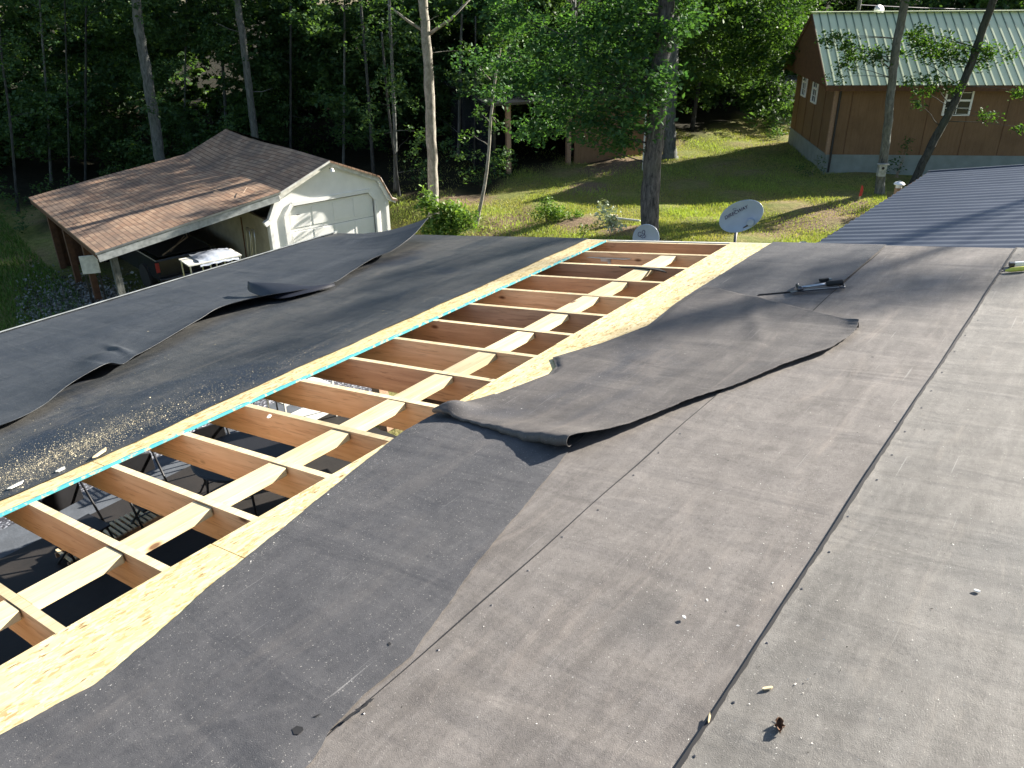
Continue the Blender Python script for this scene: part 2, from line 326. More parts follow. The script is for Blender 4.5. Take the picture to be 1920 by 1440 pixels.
go=bpy.data.objects.new('ground',me); col.objects.link(go); tag(go,kind='structure')
# scattered little faces: leaves, blades, chips ----------------------------------------------
def quads(name,C,A,B,mat,parent=None,tint=None,fold=0.0,rhomb=True):
    n=len(C); nrm=np.cross(A,B); nrm/= (np.linalg.norm(nrm,axis=1,keepdims=True)+1e-9)
    if rhomb: V=np.stack([C-A,C+B*.9-A*.1+nrm*fold*np.linalg.norm(B,axis=1,keepdims=True),C+A,C-B*.9-A*.1+nrm*fold*np.linalg.norm(B,axis=1,keepdims=True)],1)
    else: V=np.stack([C-A-B,C+A-B,C+A+B,C-A+B],1)
    me=bpy.data.meshes.new(name); me.vertices.add(4*n); me.vertices.foreach_set('co',V.reshape(-1).astype(np.float32))
    me.loops.add(4*n); me.loops.foreach_set('vertex_index',np.arange(4*n,dtype=np.int32)); me.polygons.add(n)
    me.polygons.foreach_set('loop_start',np.arange(0,4*n,4,dtype=np.int32)); me.polygons.foreach_set('loop_total',np.full(n,4,dtype=np.int32))
    me.update(calc_edges=True)
    a=me.attributes.new('tint','FLOAT','POINT'); a.data.foreach_set('value',np.repeat(rng.random(n) if tint is None else tint,4).astype(np.float32))
    me.materials.append(mat); o=bpy.data.objects.new(name,me); col.objects.link(o)
    if parent is not None: o.parent=parent
    return o
def unit(n,up=0.0):
    v=rng.normal(size=(n,3)); v[:,2]=np.abs(v[:,2])*1.0+up; return v/np.linalg.norm(v,axis=1,keepdims=True)
def leaves(name,cl,dens,size,mat,parent=None,flat=.6):
    """cl: list of (centre, radius); leaves sit on many twig sprays inside each cluster, leaving gaps"""
    Cs=[];T=[]
    for c,r in cl:
        ns=max(3,int(dens*r*r*16)); sp=rng.normal(size=(ns,3)); sp/=np.linalg.norm(sp,axis=1,keepdims=True); sp*= (rng.random((ns,1))**.45)*r; sp[:,2]*=flat
        for q in sp:
            k=int(rng.integers(10,26)); d=rng.normal(size=3)*[1,1,.35]; d/=np.linalg.norm(d); L=rng.uniform(.25,.6)*min(1,r)
            tt=rng.uniform(0,1,(k,1)); P=np.array(c)+q+d*tt*L+rng.normal(size=(k,3))*[.09,.09,.06]*min(1.2,size*9); P[:,2]-=(tt[:,0]**2)*.12
            Cs.append(P); T.append(np.clip(rng.normal(.45,.2)+rng.normal(size=k)*.15,0,1))
    C=np.concatenate(Cs); T=np.concatenate(T); n=len(C)
    nn=unit(n,.7); a=rng.normal(size=(n,3)); A=np.cross(nn,a); A/=np.linalg.norm(A,axis=1,keepdims=True); B=np.cross(nn,A)
    s=size*rng.uniform(.6,1.25,(n,1)); return quads(name,C,A*s*.5,B*s*.30,mat,parent,T,.25)
# ------------------------------------------------------------------ our porch roof
roof=empty('porch_roof',mat=ROOF); tag(roof,'low roof with its shingles off, grey felt either side of an opened strip of bare rafters','roof')
U0,U1=-3.0,6.42; OL,ORR=4.035,2.81; EV=7.88
ru=[1.135+.4064*k for k in range(-9,13)]+[6.385]
for k,u in enumerate(ru):
    b=MB().box(u,u+.038,-2.0,EV-.02,-.187,-.001)
    ro=b.build('rafter',MT['lumber'] if u<3.1 or k%3==0 else MT['lumber2'],roof,bevel=.003)
    if u>-.8: MB().box(u+.001,u+.037,2.3,4.6,-.002,-.0004).build('sunlit_top',MT['block'],ro)  # pale strip puts the sunlit look of the rafter top into colour
for k in range(len(ru)-1):
    a,c=ru[k]+.040,ru[k+1]-.002
    if a<-1.2: continue
    if k==len(ru)-2: continue
    tw=random.uniform(-.012,.012); d=random.uniform(-.008,.008); zt=-.003-random.random()*.005
    e=c-random.uniform(.0,.006)
    poly=[(a,3.115+d),(e-.006,3.115+d+tw*.5),(e,3.122+d+tw*.5),(e,3.255+d+tw),(a,3.255+d)]
    MB().prism(poly,lambda x,y,z:(x,y,z),zt-.038,zt).build('blocking_board',MT['block'],roof,bevel=.002)
# sheathing
for a,b_ in ((U0,-1.1),(-1.096,1.34),(1.344,3.78),(3.784,U1)):
    MB().box(a,b_,-2.2,ORR+random.uniform(-.004,.004),.0,.011).build('sheathing_panel',MT['osb'],roof)
for a,b_ in ((U0,-.9),(-.896,1.52),(1.524,3.96),(3.964,U1)):
    MB().box(a,b_,OL,EV,.0,.011).build('sheathing_panel',MT['osb2'],roof)
b=MB(); us=np.arange(U0,U1,.02)
pf=[OL+.006+.006*abs(math.sin(u*3.1)+.6*math.sin(u*17.3)+.5*math.sin(u*41.)) for u in us]
n=len(us); b.v=[(u,OL-.003,-.002) for u in us]+[(u,OL-.003,.0135) for u in us]+[(u,p,.0135) for u,p in zip(us,pf)]
b.f=[(i,i+1,i+1+n,i+n) for i in range(n-1)]+[(i+n,i+1+n,i+1+2*n,i+2*n) for i in range(n-1)]
b.build('sealed_edge',MT['cyan'],roof)
# eave and rake trim
MB().box(U0,U1+.02,EV,EV+.04,-.19,.008).build('fascia_board',MT['white_dirty'],roof)
MB().box(U0,U1+.03,EV+.02,EV+.052,.040,.043).box(U0,U1+.03,EV+.049,EV+.053,-.05,.0395).build('drip_edge',MT['trimgrey'],roof)
MB().box(U1+.005,U1+.03,-2.2,EV,-.19,.006).build('rake_board',MT['white_dirty'],roof)
MB().box(U0,U1,7.35,7.49,-.43,-.19).build('eave_beam',MT['lumber2'],roof)
for u in (-2.0,.2,6.2):
    pw=[ (u-.07,7.35),(u+.07,7.49)]
    MB().box(u-.07,u+.07,7.35,7.49,-2.45-.0,-.435).build('porch_post',MT['lumber2'],roof)
# felt sheets -------------------------------------------------
def interp(pts,s):
    xs_=[p[0] for p in pts]; ys_=[p[1] for p in pts]; return float(np.interp(s,xs_,ys_))
def fbm(x,y,sd=0.0):
    return (math.sin(x*2.3+y*1.1+sd)*math.sin(y*1.9-x*.7+sd*2)+.5*math.sin(x*5.1-y*3.3+sd*3)*math.sin(y*4.7+x*1.3+sd)+.25*math.sin(x*11.3+y*7.9+sd)*math.sin(y*9.1-x*5.7))/1.75
def sheet(name,u0,u1,Lf,Rf,nu,nv,hf,mat,parent=roof,solid=.0025):
    b=MB()
    for i in range(nu+1):
        u=u0+(u1-u0)*i/nu; l=Lf(u); r=Rf(u)
        for j in range(nv+1):
            w_=j/nv; v=l+(r-l)*w_; b.v.append((u,v,hf(u,v,w_)))
    for i in range(nu):
        for j in range(nv):
            q=i*(nv+1)+j; b.f.append((q,q+1,q+nv+2,q+nv+1) if Lf((u0+u1)/2)>Rf((u0+u1)/2) else (q,q+nv+1,q+nv+2,q+1))
    return b.build(name,mat,parent,smooth=True,solid=solid,recalc=False)
Ledge=[(-3,2.47),(.0,2.48),(.39,2.45),(.67,2.40),(.91,2.455),(1.17,2.535),(1.58,2.62),(1.93,2.70),(2.18,2.755),(2.44,2.795),(2.66,2.80),(2.86,2.70),(3.07,2.62),(3.33,2.545),(3.40,2.555),(3.53,2.66),(3.56,2.68),(3.62,2.64),(3.83,2.54),(4.22,2.415),(4.42,2.43),(4.63,2.455),(4.88,2.465),(5.5,2.46),(6.40,2.452)]
nz=lambda u,v,a=.0007: a*(fbm(u*1.3,v*1.7)+1)
# lower courses of weathered felt, each lapping over the one to its left
sheet('felt_course',U0,U1-.0,lambda u:-2.2,lambda u:-.11+.003*math.sin(u*3),90,24,lambda u,v,w_:.026+nz(u,v)+(.006*max(0,w_-.93)/.07),MT['felt_old2'])
def black_edge(u): return .738+.0022*math.sin(u*2.1+1)+.001*math.sin(u*7.3)
o=sheet('felt_course',U0,U1-.0,lambda u:-.2,black_edge,240,30,lambda u,v,w_:.020+nz(u,v)+(.003*(max(0,w_-.96)/.04)**2)*(1+.5*math.sin(u*2.7)),MT['felt_old2'],solid=.002)
o['label']='weathered grey felt course with a lifted black edge'
sheet('felt_course',U0,U1-.0,lambda u:.62,lambda u:1.578+.003*math.sin(u*2.7)+.002*math.sin(u*9),200,30,lambda u,v,w_:.0155+nz(u,v,.0005)+(.0008*(max(0,w_-.95)/.05)),MT['felt_old'],solid=.0015)
sheet('felt_course',U0,U1-.0,lambda u:1.50,lambda u:min(2.38,interp(Ledge,u)-.06),200,26,lambda u,v,w_:.0125+.0004*fbm(u*3,v*3),MT['felt_old'],solid=.001)
# narrow black strip laid along the lap edge of a felt course
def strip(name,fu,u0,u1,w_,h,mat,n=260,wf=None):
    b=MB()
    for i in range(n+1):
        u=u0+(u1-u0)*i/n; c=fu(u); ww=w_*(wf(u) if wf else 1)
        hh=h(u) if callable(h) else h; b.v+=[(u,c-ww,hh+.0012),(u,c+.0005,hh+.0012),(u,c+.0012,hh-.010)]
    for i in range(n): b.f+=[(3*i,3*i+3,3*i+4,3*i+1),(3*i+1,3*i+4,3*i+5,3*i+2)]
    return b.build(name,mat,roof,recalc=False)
strip('lap_strip',black_edge,U0,U1,.0135,lambda u:.020+nz(u,black_edge(u))+.003*(1+.5*math.sin(u*2.7)),MT['seam'],wf=lambda u:.6+.3*math.sin(u*1.7)**2+.12*math.sin(u*31)+.1*math.sin(u*83))
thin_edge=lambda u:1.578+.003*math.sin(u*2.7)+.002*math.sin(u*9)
strip('lap_strip',thin_edge,U0,6.2,.0055,lambda u:.0155+nz(u,thin_edge(u),.0005)+.0008,MT['seam'],wf=lambda u:.6+.5*math.sin(u*2.9)**2)
# main loose sheet (near part)
Redge=[(-3,1.30),(.2,1.44),(.60,1.49),(.83,1.545),(.92,1.588),(1.09,1.605),(1.25,1.60),(1.45,1.655),(1.75,1.74),(2.1,1.81),(2.54,1.905),(2.80,1.95)]
CR0=RP(250,1412); CR1=RP(700,1305); CRL=math.hypot(CR1[0]-CR0[0],CR1[1]-CR0[1])
def hmain(u,v,w_):
    h=.0188+.0035*(fbm(u*1.6,v*2.2,2)+1)*min(1,(1-w_)*5)*(.35+.65*min(1,w_*8))
    dd=((u-CR0[0])*(CR1[1]-CR0[1])-(v-CR0[1])*(CR1[0]-CR0[0]))/CRL; h+=.0065*math.exp(-(dd/.018)**2)*(.5+.5*math.sin(u*9+1))+.003*math.exp(-((dd-.07)/.05)**2)
    h+=.012*math.exp(-((u-2.45)/.16)**2-((v-2.70)/.12)**2)
    h+=.010*math.exp(-((u-.75)/.10)**2-((v-1.60)/.09)**2)
    return h
jag=lambda u:.0012*math.sin(u*47)+.001*math.sin(u*113+1)+.0015*math.sin(u*21+2)
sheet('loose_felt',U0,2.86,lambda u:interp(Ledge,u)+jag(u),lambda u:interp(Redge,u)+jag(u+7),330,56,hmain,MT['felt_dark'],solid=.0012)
# far dark sheet
Fr=[(4.2,1.75),(4.75,1.9),(5.0,2.02),(5.10,1.85),(5.28,1.585),(6.42,1.583)]
sheet('loose_felt',4.15,U1+.01,lambda u:interp(Ledge,u)+jag(u),lambda u:interp(Fr,u),160,40,lambda u,v,w_:.019+.004*(fbm(u*1.2,v*2,5)+1),MT['felt_dark'],solid=.002)
# the turned flap
cs=[((2.66,2.80),(2.58,1.90)),((2.95,2.665),(2.86,1.775)),((3.34,2.54),(3.21,1.655)),((3.44,2.57),(3.38,1.58)),((3.56,2.68),(3.52,1.51)),((3.86,2.53),(3.80,1.40)),((4.25,2.41),(4.09,1.26)),((4.45,2.435),(4.28,1.235)),((4.70,2.46),(4.42,1.225)),((5.12,2.463),(4.52,1.24))]
na,nb=220,90; b=MB()
ts=np.linspace(0,len(cs)-1,na+1)
def cpt(t_,w_):
    k=min(int(t_),len(cs)-2); q=t_-k
    L=[cs[k][0][i]*(1-q)+cs[k+1][0][i]*q for i in range(2)]; R_=[cs[k][1][i]*(1-q)+cs[k+1][1][i]*q for i in range(2)]
    R_[1]+=.0016*math.sin(t_*17)+.0010*math.sin(t_*53+1)
    return L[0]+(R_[0]-L[0])*w_,L[1]+(R_[1]-L[1])*w_
rows=[]
def flaph(a_,w_,u,v):
    h=.026+.005*(fbm(u*1.8,v*2.4,1)+1)
    h+=.020*math.exp(-(a_/.05)**2)*(.25+w_)                       # near edge stands up
    h+=.055*math.exp(-((a_-.02)/.035)**2)*math.exp(-((w_-.08)/.09)**2)  # pinched knot by the opening
    h+=.035*math.exp(-((a_-.0)/.10)**2)*math.exp(-((w_-.93)/.22)**2)
    h+=.016*math.exp(-((w_-1)/.05)**2)*(.4+.6*abs(math.sin(a_*7+.5)))
    h+=.022*max(0,(a_-.80)/.20)**2*w_                             # rises to the far roll
    h+=.008*math.exp(-((w_-.55-.2*math.sin(a_*4))/.06)**2)
    h-=.012*math.exp(-((w_)/.03)**2)*(a_>.12)
    return h
for i,t_ in enumerate(ts):
    a_=i/na; row=[]
    for j in range(nb+1):
        w_=j/nb; u,v=cpt(t_,w_); row.append((u,v,flaph(a_,w_,u,v)))
    rows.append(row)
# near end: edge rolls under towards the camera
pre=[]
for k in range(1,9):
    th=k/8*math.pi*1.15; row=[]
    for j in range(nb+1):
        w_=j/nb; u,v,h=rows[0][j]; r=.008+.019*max(0,math.sin(min(1,max(0,(w_-.38)/.62))*math.pi*.62))+.010*math.exp(-((w_-.08)/.07)**2)
        jag=.004*math.sin(w_*37)+.003*math.sin(w_*83)
        row.append((u-r*math.sin(th)-jag,v,max(.022,h-r*(1-math.cos(th)))))
    pre.append(row)
post=[]
for k in range(1,22):
    th=k/21*math.pi*2.6; row=[]
    for j in range(nb+1):
        w_=j/nb; u,v,h=rows[-1][j]; r=(.006+.024*w_**1.2)*(1-.12*k/21)
        row.append((u+r*math.sin(th),v+.3*r*math.sin(th),h-.002-r*(1-math.cos(th))*1.0+ (r*.0)))
    post.append(row)
allr=pre[::-1]+rows+post
lo=min(p[2] for r in post for p in r)
for r in allr: b.v+=[(p[0],p[1],max(.021,p[2])) for p in r]
nr=len(allr)
for i in range(nr-1):
    for j in range(nb):
        q=i*(nb+1)+j; b.f.append((q,q+1,q+nb+2,q+nb+1))
fo=b.build('loose_flap',MT['felt_mid'],roof,smooth=True,solid=.003,recalc=False); fo.modifiers[0].thickness=.002; fo['label']='turned back felt flap with a rolled far corner'
# left side felt
Lf2=[(-3,4.20),(1.06,4.18),(1.62,4.165),(2.65,4.21),(4.5,4.23),(6.42,4.25)]
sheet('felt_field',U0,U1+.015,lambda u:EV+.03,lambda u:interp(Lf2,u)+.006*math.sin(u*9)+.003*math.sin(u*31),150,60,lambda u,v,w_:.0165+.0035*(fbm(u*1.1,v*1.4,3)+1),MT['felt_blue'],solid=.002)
# upper loose sheet: edge points (px,py,height above the roof)
E2=[(-420,905,.03),(-150,850,.03),(0,806,.03),(75,772,.035),(130,730,.05),(180,700,.075),(208,688,.07),(232,690,.045),(255,676,.04),(300,650,.045),(370,608,.06),(420,580,.075),(500,560,.07),(565,549,.055),(625,536,.03),(665,512,.035),(700,490,.05),(738,474,.07),(775,446,.13),(804,413,.20)]
ep=[(*RP(px,py,h),h) for px,py,h in E2]
b=MB(); nb2=60; NS=420
tt=np.linspace(0,len(ep)-1,NS+1)
def cat(P,t_):
    k=min(int(t_),len(P)-2); q=t_-k; p0=P[max(k-1,0)];p1=P[k];p2=P[k+1];p3=P[min(k+2,len(P)-1)]
    return [ .5*(2*p1[i]+(p2[i]-p0[i])*q+(2*p0[i]-5*p1[i]+4*p2[i]-p3[i])*q*q+(3*p1[i]-p0[i]-3*p2[i]+p3[i])*q**3) for i in range(len(p1))]
for t_ in tt:
    u,v,h=cat(ep,t_); ue=u if u<5.2 else 5.2+(u-5.2)*.84
    ue=min(ue,6.42); u=min(u,6.42)
    for j in range(nb2+1):
        w_=j/nb2; uu=ue+(u-ue)*w_; vv=EV+.035+(v-EV-.035)*w_
        ex_=9-6.6*min(1,max(0,(u-4.9)/1.2)); lift=h*w_**ex_
        hh=.024+.005*(fbm(uu*1.1,vv*2.1,7)+1)+.010*math.exp(-((vv-6.95-.15*math.sin(uu*1.3))/.10)**2)*(.5+.5*math.sin(uu*2.2))
        hh+=.045*math.exp(-((uu-2.46)/.13)**2-((vv-5.90)/.20)**2)+.03*math.exp(-((uu-2.62-.2*(vv-6))/.035)**2-((vv-5.95)/.25)**2)
        hh+=.012*math.exp(-((uu-3.3)/.25)**2-((vv-7.0)/.12)**2)+.018*math.exp(-((uu-6.2)/.25)**2-((vv-7.4)/.2)**2)
        b.v.append((uu,vv,hh+lift))
for i in range(NS):
    for j in range(nb2):
        q=i*(nb2+1)+j; b.f.append((q,q+1,q+nb2+2,q+nb2+1))
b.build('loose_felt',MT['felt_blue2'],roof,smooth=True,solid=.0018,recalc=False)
# folded-over tongue lying on it
fl=[(465,532,.10),(470,548,.06),(520,560,.05),(575,550,.05),(628,536,.04)]; tp=[(468,531,.105),(482,530,.12),(530,532,.10),(580,536,.07),(628,535,.042)]
b=MB(); q0=[(*RP(*p),p[2]) for p in fl]; q1=[(*RP(*p),p[2]) for p in tp]; nn_=40
for i in range(nn_+1):
    t_=i/nn_*(len(fl)-1); a_=cat(q0,t_); c_=cat(q1,t_)
    for j in range(9):
        w_=j/8; b.v.append(tuple(a_[k]+(c_[k]-a_[k])*w_+((.02*math.sin(w_*math.pi)) if k==2 else 0) for k in range(3)))
for i in range(nn_):
    for j in range(8):
        q=i*9+j; b.f.append((q,q+1,q+10,q+9))
b.build('folded_felt_tongue',MT['felt_under'],roof,smooth=True,solid=.003,recalc=False)
# tears in the felt near the bottom of the picture and round nail holes
for pts in ([(638,1352),(655,1338),(680,1322),(697,1306),(688,1322),(668,1334),(650,1350)],[(684,1313),(693,1310),(702,1306),(694,1316)],[(585,1343),(594,1339),(603,1336),(594,1342)],[(547,1366),(556,1360),(567,1362),(569,1368),(560,1376),(551,1376)],[(726,1203),(730,1201),(733,1205),(729,1208)]):
    b=MB(); vs=[(*RP(px,py,.028),.0) for px,py in pts]; vs=[(u,v,hmain(u,v,0)+.0025) for u,v,_ in vs]
    b.add(vs,[tuple(range(len(vs)))]); b.build('felt_tear',MT['seam'],roof,recalc=False)
# cable, box and rotten rafter details in the far bays
b=MB(); pts=[(*RP(px,py,-.05),-.05+.0) for px,py in ((1085,481),(1125,484),(1170,486),(1205,484),(1235,484))]
b.tube(pts,.006,6).build('electric_cable',MT['white_dirty'],roof,smooth=True)
b=MB(); u,v=RP(1126,484,-.05); b.box(u,u+.02,v-.10,v,-.08,-.055).box(u,u+.03,v-.10,v-.07,-.18,-.055).build('junction_bracket',MT['white_dirty'],roof)
b=MB(); a1=RP(1262,495,-.09); a2=RP(1325,486,-.06); b.tube([(*a1,-.09),(*a2,-.06)],.006,6).build('electric_cable',MT['white_dirty'],roof,smooth=True)
b=MB(); pl=[RP(*p,.004) for p in ((1160,499),(1190,499.5),(1235,503),(1250,510),(1225,505),(1200,502),(1165,500.5))]
b.prism(pl,lambda x,y,z:(x,y,z),-.004,.006).build('rot_splinter',MT['seam'],roof)
# ------------------------------------------------------------------ porch floor below
porch=empty('porch_floor',mat=ROOF@Matrix.Translation((0,0,0))); 
porch.matrix_world=Matrix([[RU[0],-RU[1],0,0],[RU[1],RU[0],0,0],[0,0,1,H-5.5],[0,0,0,1]])
tag(porch,'dark porch floor with pale concrete border seen down through the rafters','floor')
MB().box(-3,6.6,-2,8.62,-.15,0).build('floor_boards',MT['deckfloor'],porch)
MB().box(-3,7.2,8.623,9.2,-.18,-.03).build('concrete_border',MT['concrete'],porch)
PW=porch.matrix_world
wallm=empty('house_wall',mat=PW.copy()); tag(wallm,'dark brown house wall behind the porch under the roof','wall')
MB().box(-3,6.3,2.3,2.4,0,2.9).build('wall_panel',MT['rust'],wallm); MB().box(6.2,6.3,2.401,6.4,0,2.9).build('added_end_wall',MT['rust'],wallm)  # the far end wall is unseen, added to darken the porch
# gravel yard beside the porch
b=MB(); gx=[]
for i in range(21):
    for j in range(9):
        u=-4+i*.9; v=8.95+j*.55; p=PW@Vector((u,v,0)); b.v.append((p.x,p.y,g1(p.x,p.y)+.045))
for i in range(20):
    for j in range(8): q=i*9+j; b.f.append((q,q+1,q+10,q+9))
tag(b.build('gravel_path',MT['gravel'],None,smooth=True),kind='structure')
cp_=lambda u,v,z=0:PW@Vector((u,v,z))
def folding_chair(u,v,rz,label):
    e=empty('folding_chair',mat=Matrix.Translation(cp_(u,v))@Matrix.Rotation(rz,4,'Z')); tag(e,label,'chair','black folding chairs on the porch')
    MB().box(-.20,.20,-.19,.20,.42,.445).build('seat',MT['black'],e,bevel=.01)
    b=MB(); poly=[(-.21,.62),(-.20,.83),(-.1,.87),(.1,.87),(.20,.83),(.21,.62)]
    b.prism(poly,lambda x,z,d:(x,.22+d,z),0,.02).build('backrest',MT['black'],e,bevel=.004)
    for s in (-1,1):
        MB().tube([(s*.22,-.24,0),(s*.22,.0,.44),(s*.22,.23,.86)],.013,8).build('leg',MT['black'],e,smooth=True)
        MB().tube([(s*.20,.30,0),(s*.20,-.12,.43)],.013,8).build('leg',MT['black'],e,smooth=True)
    MB().tube([(-.22,-.13,.2),(.22,-.13,.2)],.009,6).tube([(-.2,.2,.14),(.2,.2,.14)],.009,6).build('stretcher',MT['steel'],e,smooth=True)
    return e
folding_chair(3.50,7.70,math.radians(50),'black folding chair under the second bay, its back against the gravel')
folding_chair(2.75,7.75,math.radians(58),'black folding chair nearest the left edge, seen under the first rafter')
folding_chair(4.35,7.65,math.radians(40),'black folding chair further along under the third bay beside the border')
bench=empty('slatted_platform',mat=Matrix.Translation(cp_(3.22,7.95))@Matrix.Rotation(math.atan2(RU[1],RU[0]),4,'Z')); tag(bench,'low slatted wooden platform beside the folding chairs on the porch','platform')
for k in range(22): MB().box(-.66+k*.06,-.66+k*.06+.03,-.16,.16,.10,.12).build('slat',MT['block'],bench)
MB().box(-.68,.68,-.15,-.12,.04,.098).box(-.68,.68,.12,.15,.04,.098).build('rail',MT['lumber2'],bench)
for sx in (-.6,.6):
    for sy in (-.13,.13): MB().box(sx-.025,sx+.025,sy-.025+(.0),sy+.025,0,.038).build('leg',MT['lumber2'],bench)
gr=empty('wire_rack',mat=Matrix.Translation(cp_(5.2,8.5))@Matrix.Rotation(math.atan2(RU[1],RU[0]),4,'Z')); tag(gr,'flat black wire grill rack standing above the gravel edge','rack')
b=MB()
for k in range(15): b.box(-.45+k*.064,-.45+k*.064+.03,-.25,.25,.70,.71)
b.build('grate',MT['steel'],gr); MB().box(-.48,.48,-.28,-.255,.69,.72).box(-.48,.48,.255,.28,.69,.72).build('frame',MT['steel'],gr)
for sx in (-.45,.45):
    for sy in (-.26,.26): MB().tube([(sx,sy,0),(sx,sy,.69)],.012,6).build('leg',MT['steel'],gr)
tb=empty('patio_table',mat=Matrix.Translation(cp_(4.4,7.2))); tag(tb,'dark patio table under the middle rafters','table')
MB().lathe([(.0,.70),(.55,.70),(.57,.72),(.55,.735),(.0,.735)],(0,0,0),28).build('table_top',MT['black'],tb)
for k in range(4):
    a_=k*math.pi/2+.4; MB().tube([(.4*math.cos(a_),.4*math.sin(a_),.70),(.5*math.cos(a_),.5*math.sin(a_),0)],.015,6).build('leg',MT['steel'],tb)
tu=empty('storage_tub',mat=Matrix.Translation(cp_(2.4,5.6))); tag(tu,'dark green storage tub on the porch floor below the blocking','tub')
MB().lathe([(.26,0),(.33,.42)],(0,0,0),24).build('tub_body',MT['teal'],tu,smooth=False); MB().lathe([(.35,.421),(.355,.45),(.30,.47)],(0,0,0),24).build('lid',MT['teal'],tu)
cb_=empty('storage_shelf',mat=Matrix.Translation(cp_(6.1,8.3))@Matrix.Rotation(.9,4,'Z')); tag(cb_,'pale wooden shelf with boxes under the far rafters','shelf')
for z in (.1,.5,.9): MB().box(-.4,.4,-.2,.2,z,z+.02).build('shelf_board',MT['white_dirty'],cb_)
for sx in (-.42,.40):
    for sy in (-.2,.18): MB().box(sx,sx+.02,sy,sy+.02,0,1.1).build('upright',MT['white_dirty'],cb_)
# ------------------------------------------------------------------ things on the roof
def roofthing(name,px,py,rz,h=.02):
    u,v=RP(px,py,h); return empty(name,mat=ROOF@Matrix.Translation((u,v,h))@Matrix.Rotation(rz,4,'Z'))
def ang(p,q): a_=RP(*p); b_=RP(*q); return math.atan2(b_[1]-a_[1],b_[0]-a_[0])
hm=roofthing('hammer',1497,543,ang((1497,543),(1580,534)),.027); tag(hm,'black handled hammer lying with its head toward the rafters','hammer')
L=(Vector(RP(1580,534))-Vector(RP(1497,543))).length
MB().tube([(.0,0,.012),(L*.45,0,.016),(L*.62,0,.017)],[.009,.008,.010],8).build('shaft',MT['chrome'],hm,smooth=True)
MB().tube([(L*.62,0,.017),(L*.68,0,.018),(L*.85,0,.018),(L*.97,0,.018),(L,0,.018)],[.013,.018,.017,.019,.012],10).build('grip',MT['rubber'],hm,smooth=True)
b=MB(); b.tube([(0,-.055,.016),(0,-.03,.017),(0,.0,.018),(.0,.03,.018)],[.019,.016,.014,.010],10); b.tube([(0,.03,.018),(.012,.07,.016),(.03,.10,.010)],[.011,.008,.003],8); b.build('hammer_head',MT['steel'],hm,smooth=True)
pb=roofthing('pry_bar',1482,549,ang((1482,549),(1578,541)),.024); tag(pb,'thin curved pry bar lying beside the hammer','pry bar')
L=(Vector(RP(1578,543))-Vector(RP(1482,549))).length
b=MB(); b.bar((0,0,.004),(L*.2,0,.008),.032,.004); b.bar((L*.2,0,.008),(L*.95,-.01,.012),.022,.008); b.build('bar',MT['steel'],pb,bevel=.001)
MB().tube([(L*.95,-.01,.012),(L*1.03,-.02,.010),(L*1.07,.02,.010),(L*1.06,.07,.010),(L*1.03,.10,.012)],.006,8).build('hook',MT['steel'],pb,smooth=True)
tp_=roofthing('tool_block',1545,527,ang((1538,528),(1552,526)),.028); tag(tp_,'small dark block lying just above the hammer','tool')
MB().box(-.03,.03,-.012,.012,0,.018).build('block',MT['rubber'],tp_,bevel=.003)
MB().box(.031,.05,-.010,.010,.002,.014).build('cap',MT['trimgrey'],tp_,bevel=.002)
yk=roofthing('utility_knife',1884,511,ang((1884,511),(1918,508)),.024); tag(yk,'yellow green utility knife on the felt by the black seam','knife')
MB().tube([(0,0,.012),(.04,0,.014),(.12,0,.016),(.17,0,.010)],[.006,.014,.016,.006],10).build('body',MT['yellow'],yk,smooth=True)
MB().tube([(-.022,0,.008),(.001,0,.011)],[.002,.006],6).build('tip',MT['steel'],yk)
wp=roofthing('metal_bar',1895,500,ang((1895,500),(1919,499)),.024); tag(wp,'white metal bar lying beside the yellow knife at the right edge','bar')
MB().box(.02,.40,-.014,.014,.004,.030).build('body',MT['white'],wp,bevel=.003); MB().box(-.01,.018,-.02,.02,0,.028).build('end_cap',MT['steel'],wp,bevel=.003)
# dead leaf, wood chips
lf=roofthing('dead_leaf',1462,1365,.4,.0222); tag(lf,'curled brown dead leaf on the grey felt right of the black seam','leaf')
b=MB()
for i in range(9):
    for j in range(5):
        x=-.022+.0055*i; wv=(.012*math.sin(math.pi*(i+.3)/8.6))*(1+.3*math.sin(i*2.2)); y=(j-2)/2*wv; b.v.append((x,y,.002+.010*abs((j-2)/2)**1.5+.004*math.sin(i*1.1)))
for i in range(8):
    for j in range(4): q=i*5+j; b.f.append((q,q+1,q+6,q+5))
b.build('blade',MT['rust'],lf,recalc=False,solid=.0008); MB().tube([(.022,0,.003),(.034,.003,.006)],.0008,5).build('stalk',MT['branch'],lf)
def chip(px,py,rz,l,w_,label,mat='block',h=.0224):
    e=roofthing('wood_chip',px,py,rz,h); 
    b=MB(); b.prism([(-l/2,0),(-l*.3,w_*.5),(l*.3,w_*.45),(l/2,w_*.1),(l*.25,-w_*.5),(-l*.35,-w_*.4)],lambda x,y,z:(x,y,z+.15*abs(x)),.0,.004)
    o=b.build('wood_chip',MT[mat],None); o.matrix_world=e.matrix_world; bpy.data.objects.remove(e); tag(o,label,'chip','splinters lying on the roof')
chip(1439,1292,2.3,.030,.009,'pale finger shaped splinter right of the black seam near the dead leaf')
chip(1832,1109,1.4,.018,.008,'small white chip far to the right of the black seam','white')
for v0,h0 in ((.705,.0216),(1.545,.0168)):
    u=-.4+random.random()*.2
    while u<6.3:
        if v0<1 or u<3.1:
            vv=v0+random.uniform(-.012,.012)
            MB().lathe([(.0,0),(.0042,.0),(.0035,.0008),(0,.001)],(u,vv,h0+.0004),8).build('nail_head',MT['steel'],roof)
        u+=random.uniform(.20,.30)
chip(1330,1348,.3,.035,.005,'thin straw coloured splinter lying across the black seam')
chip(1283,1158,1.0,.014,.008,'tiny white chip left of the black seam, higher of a pair','white')
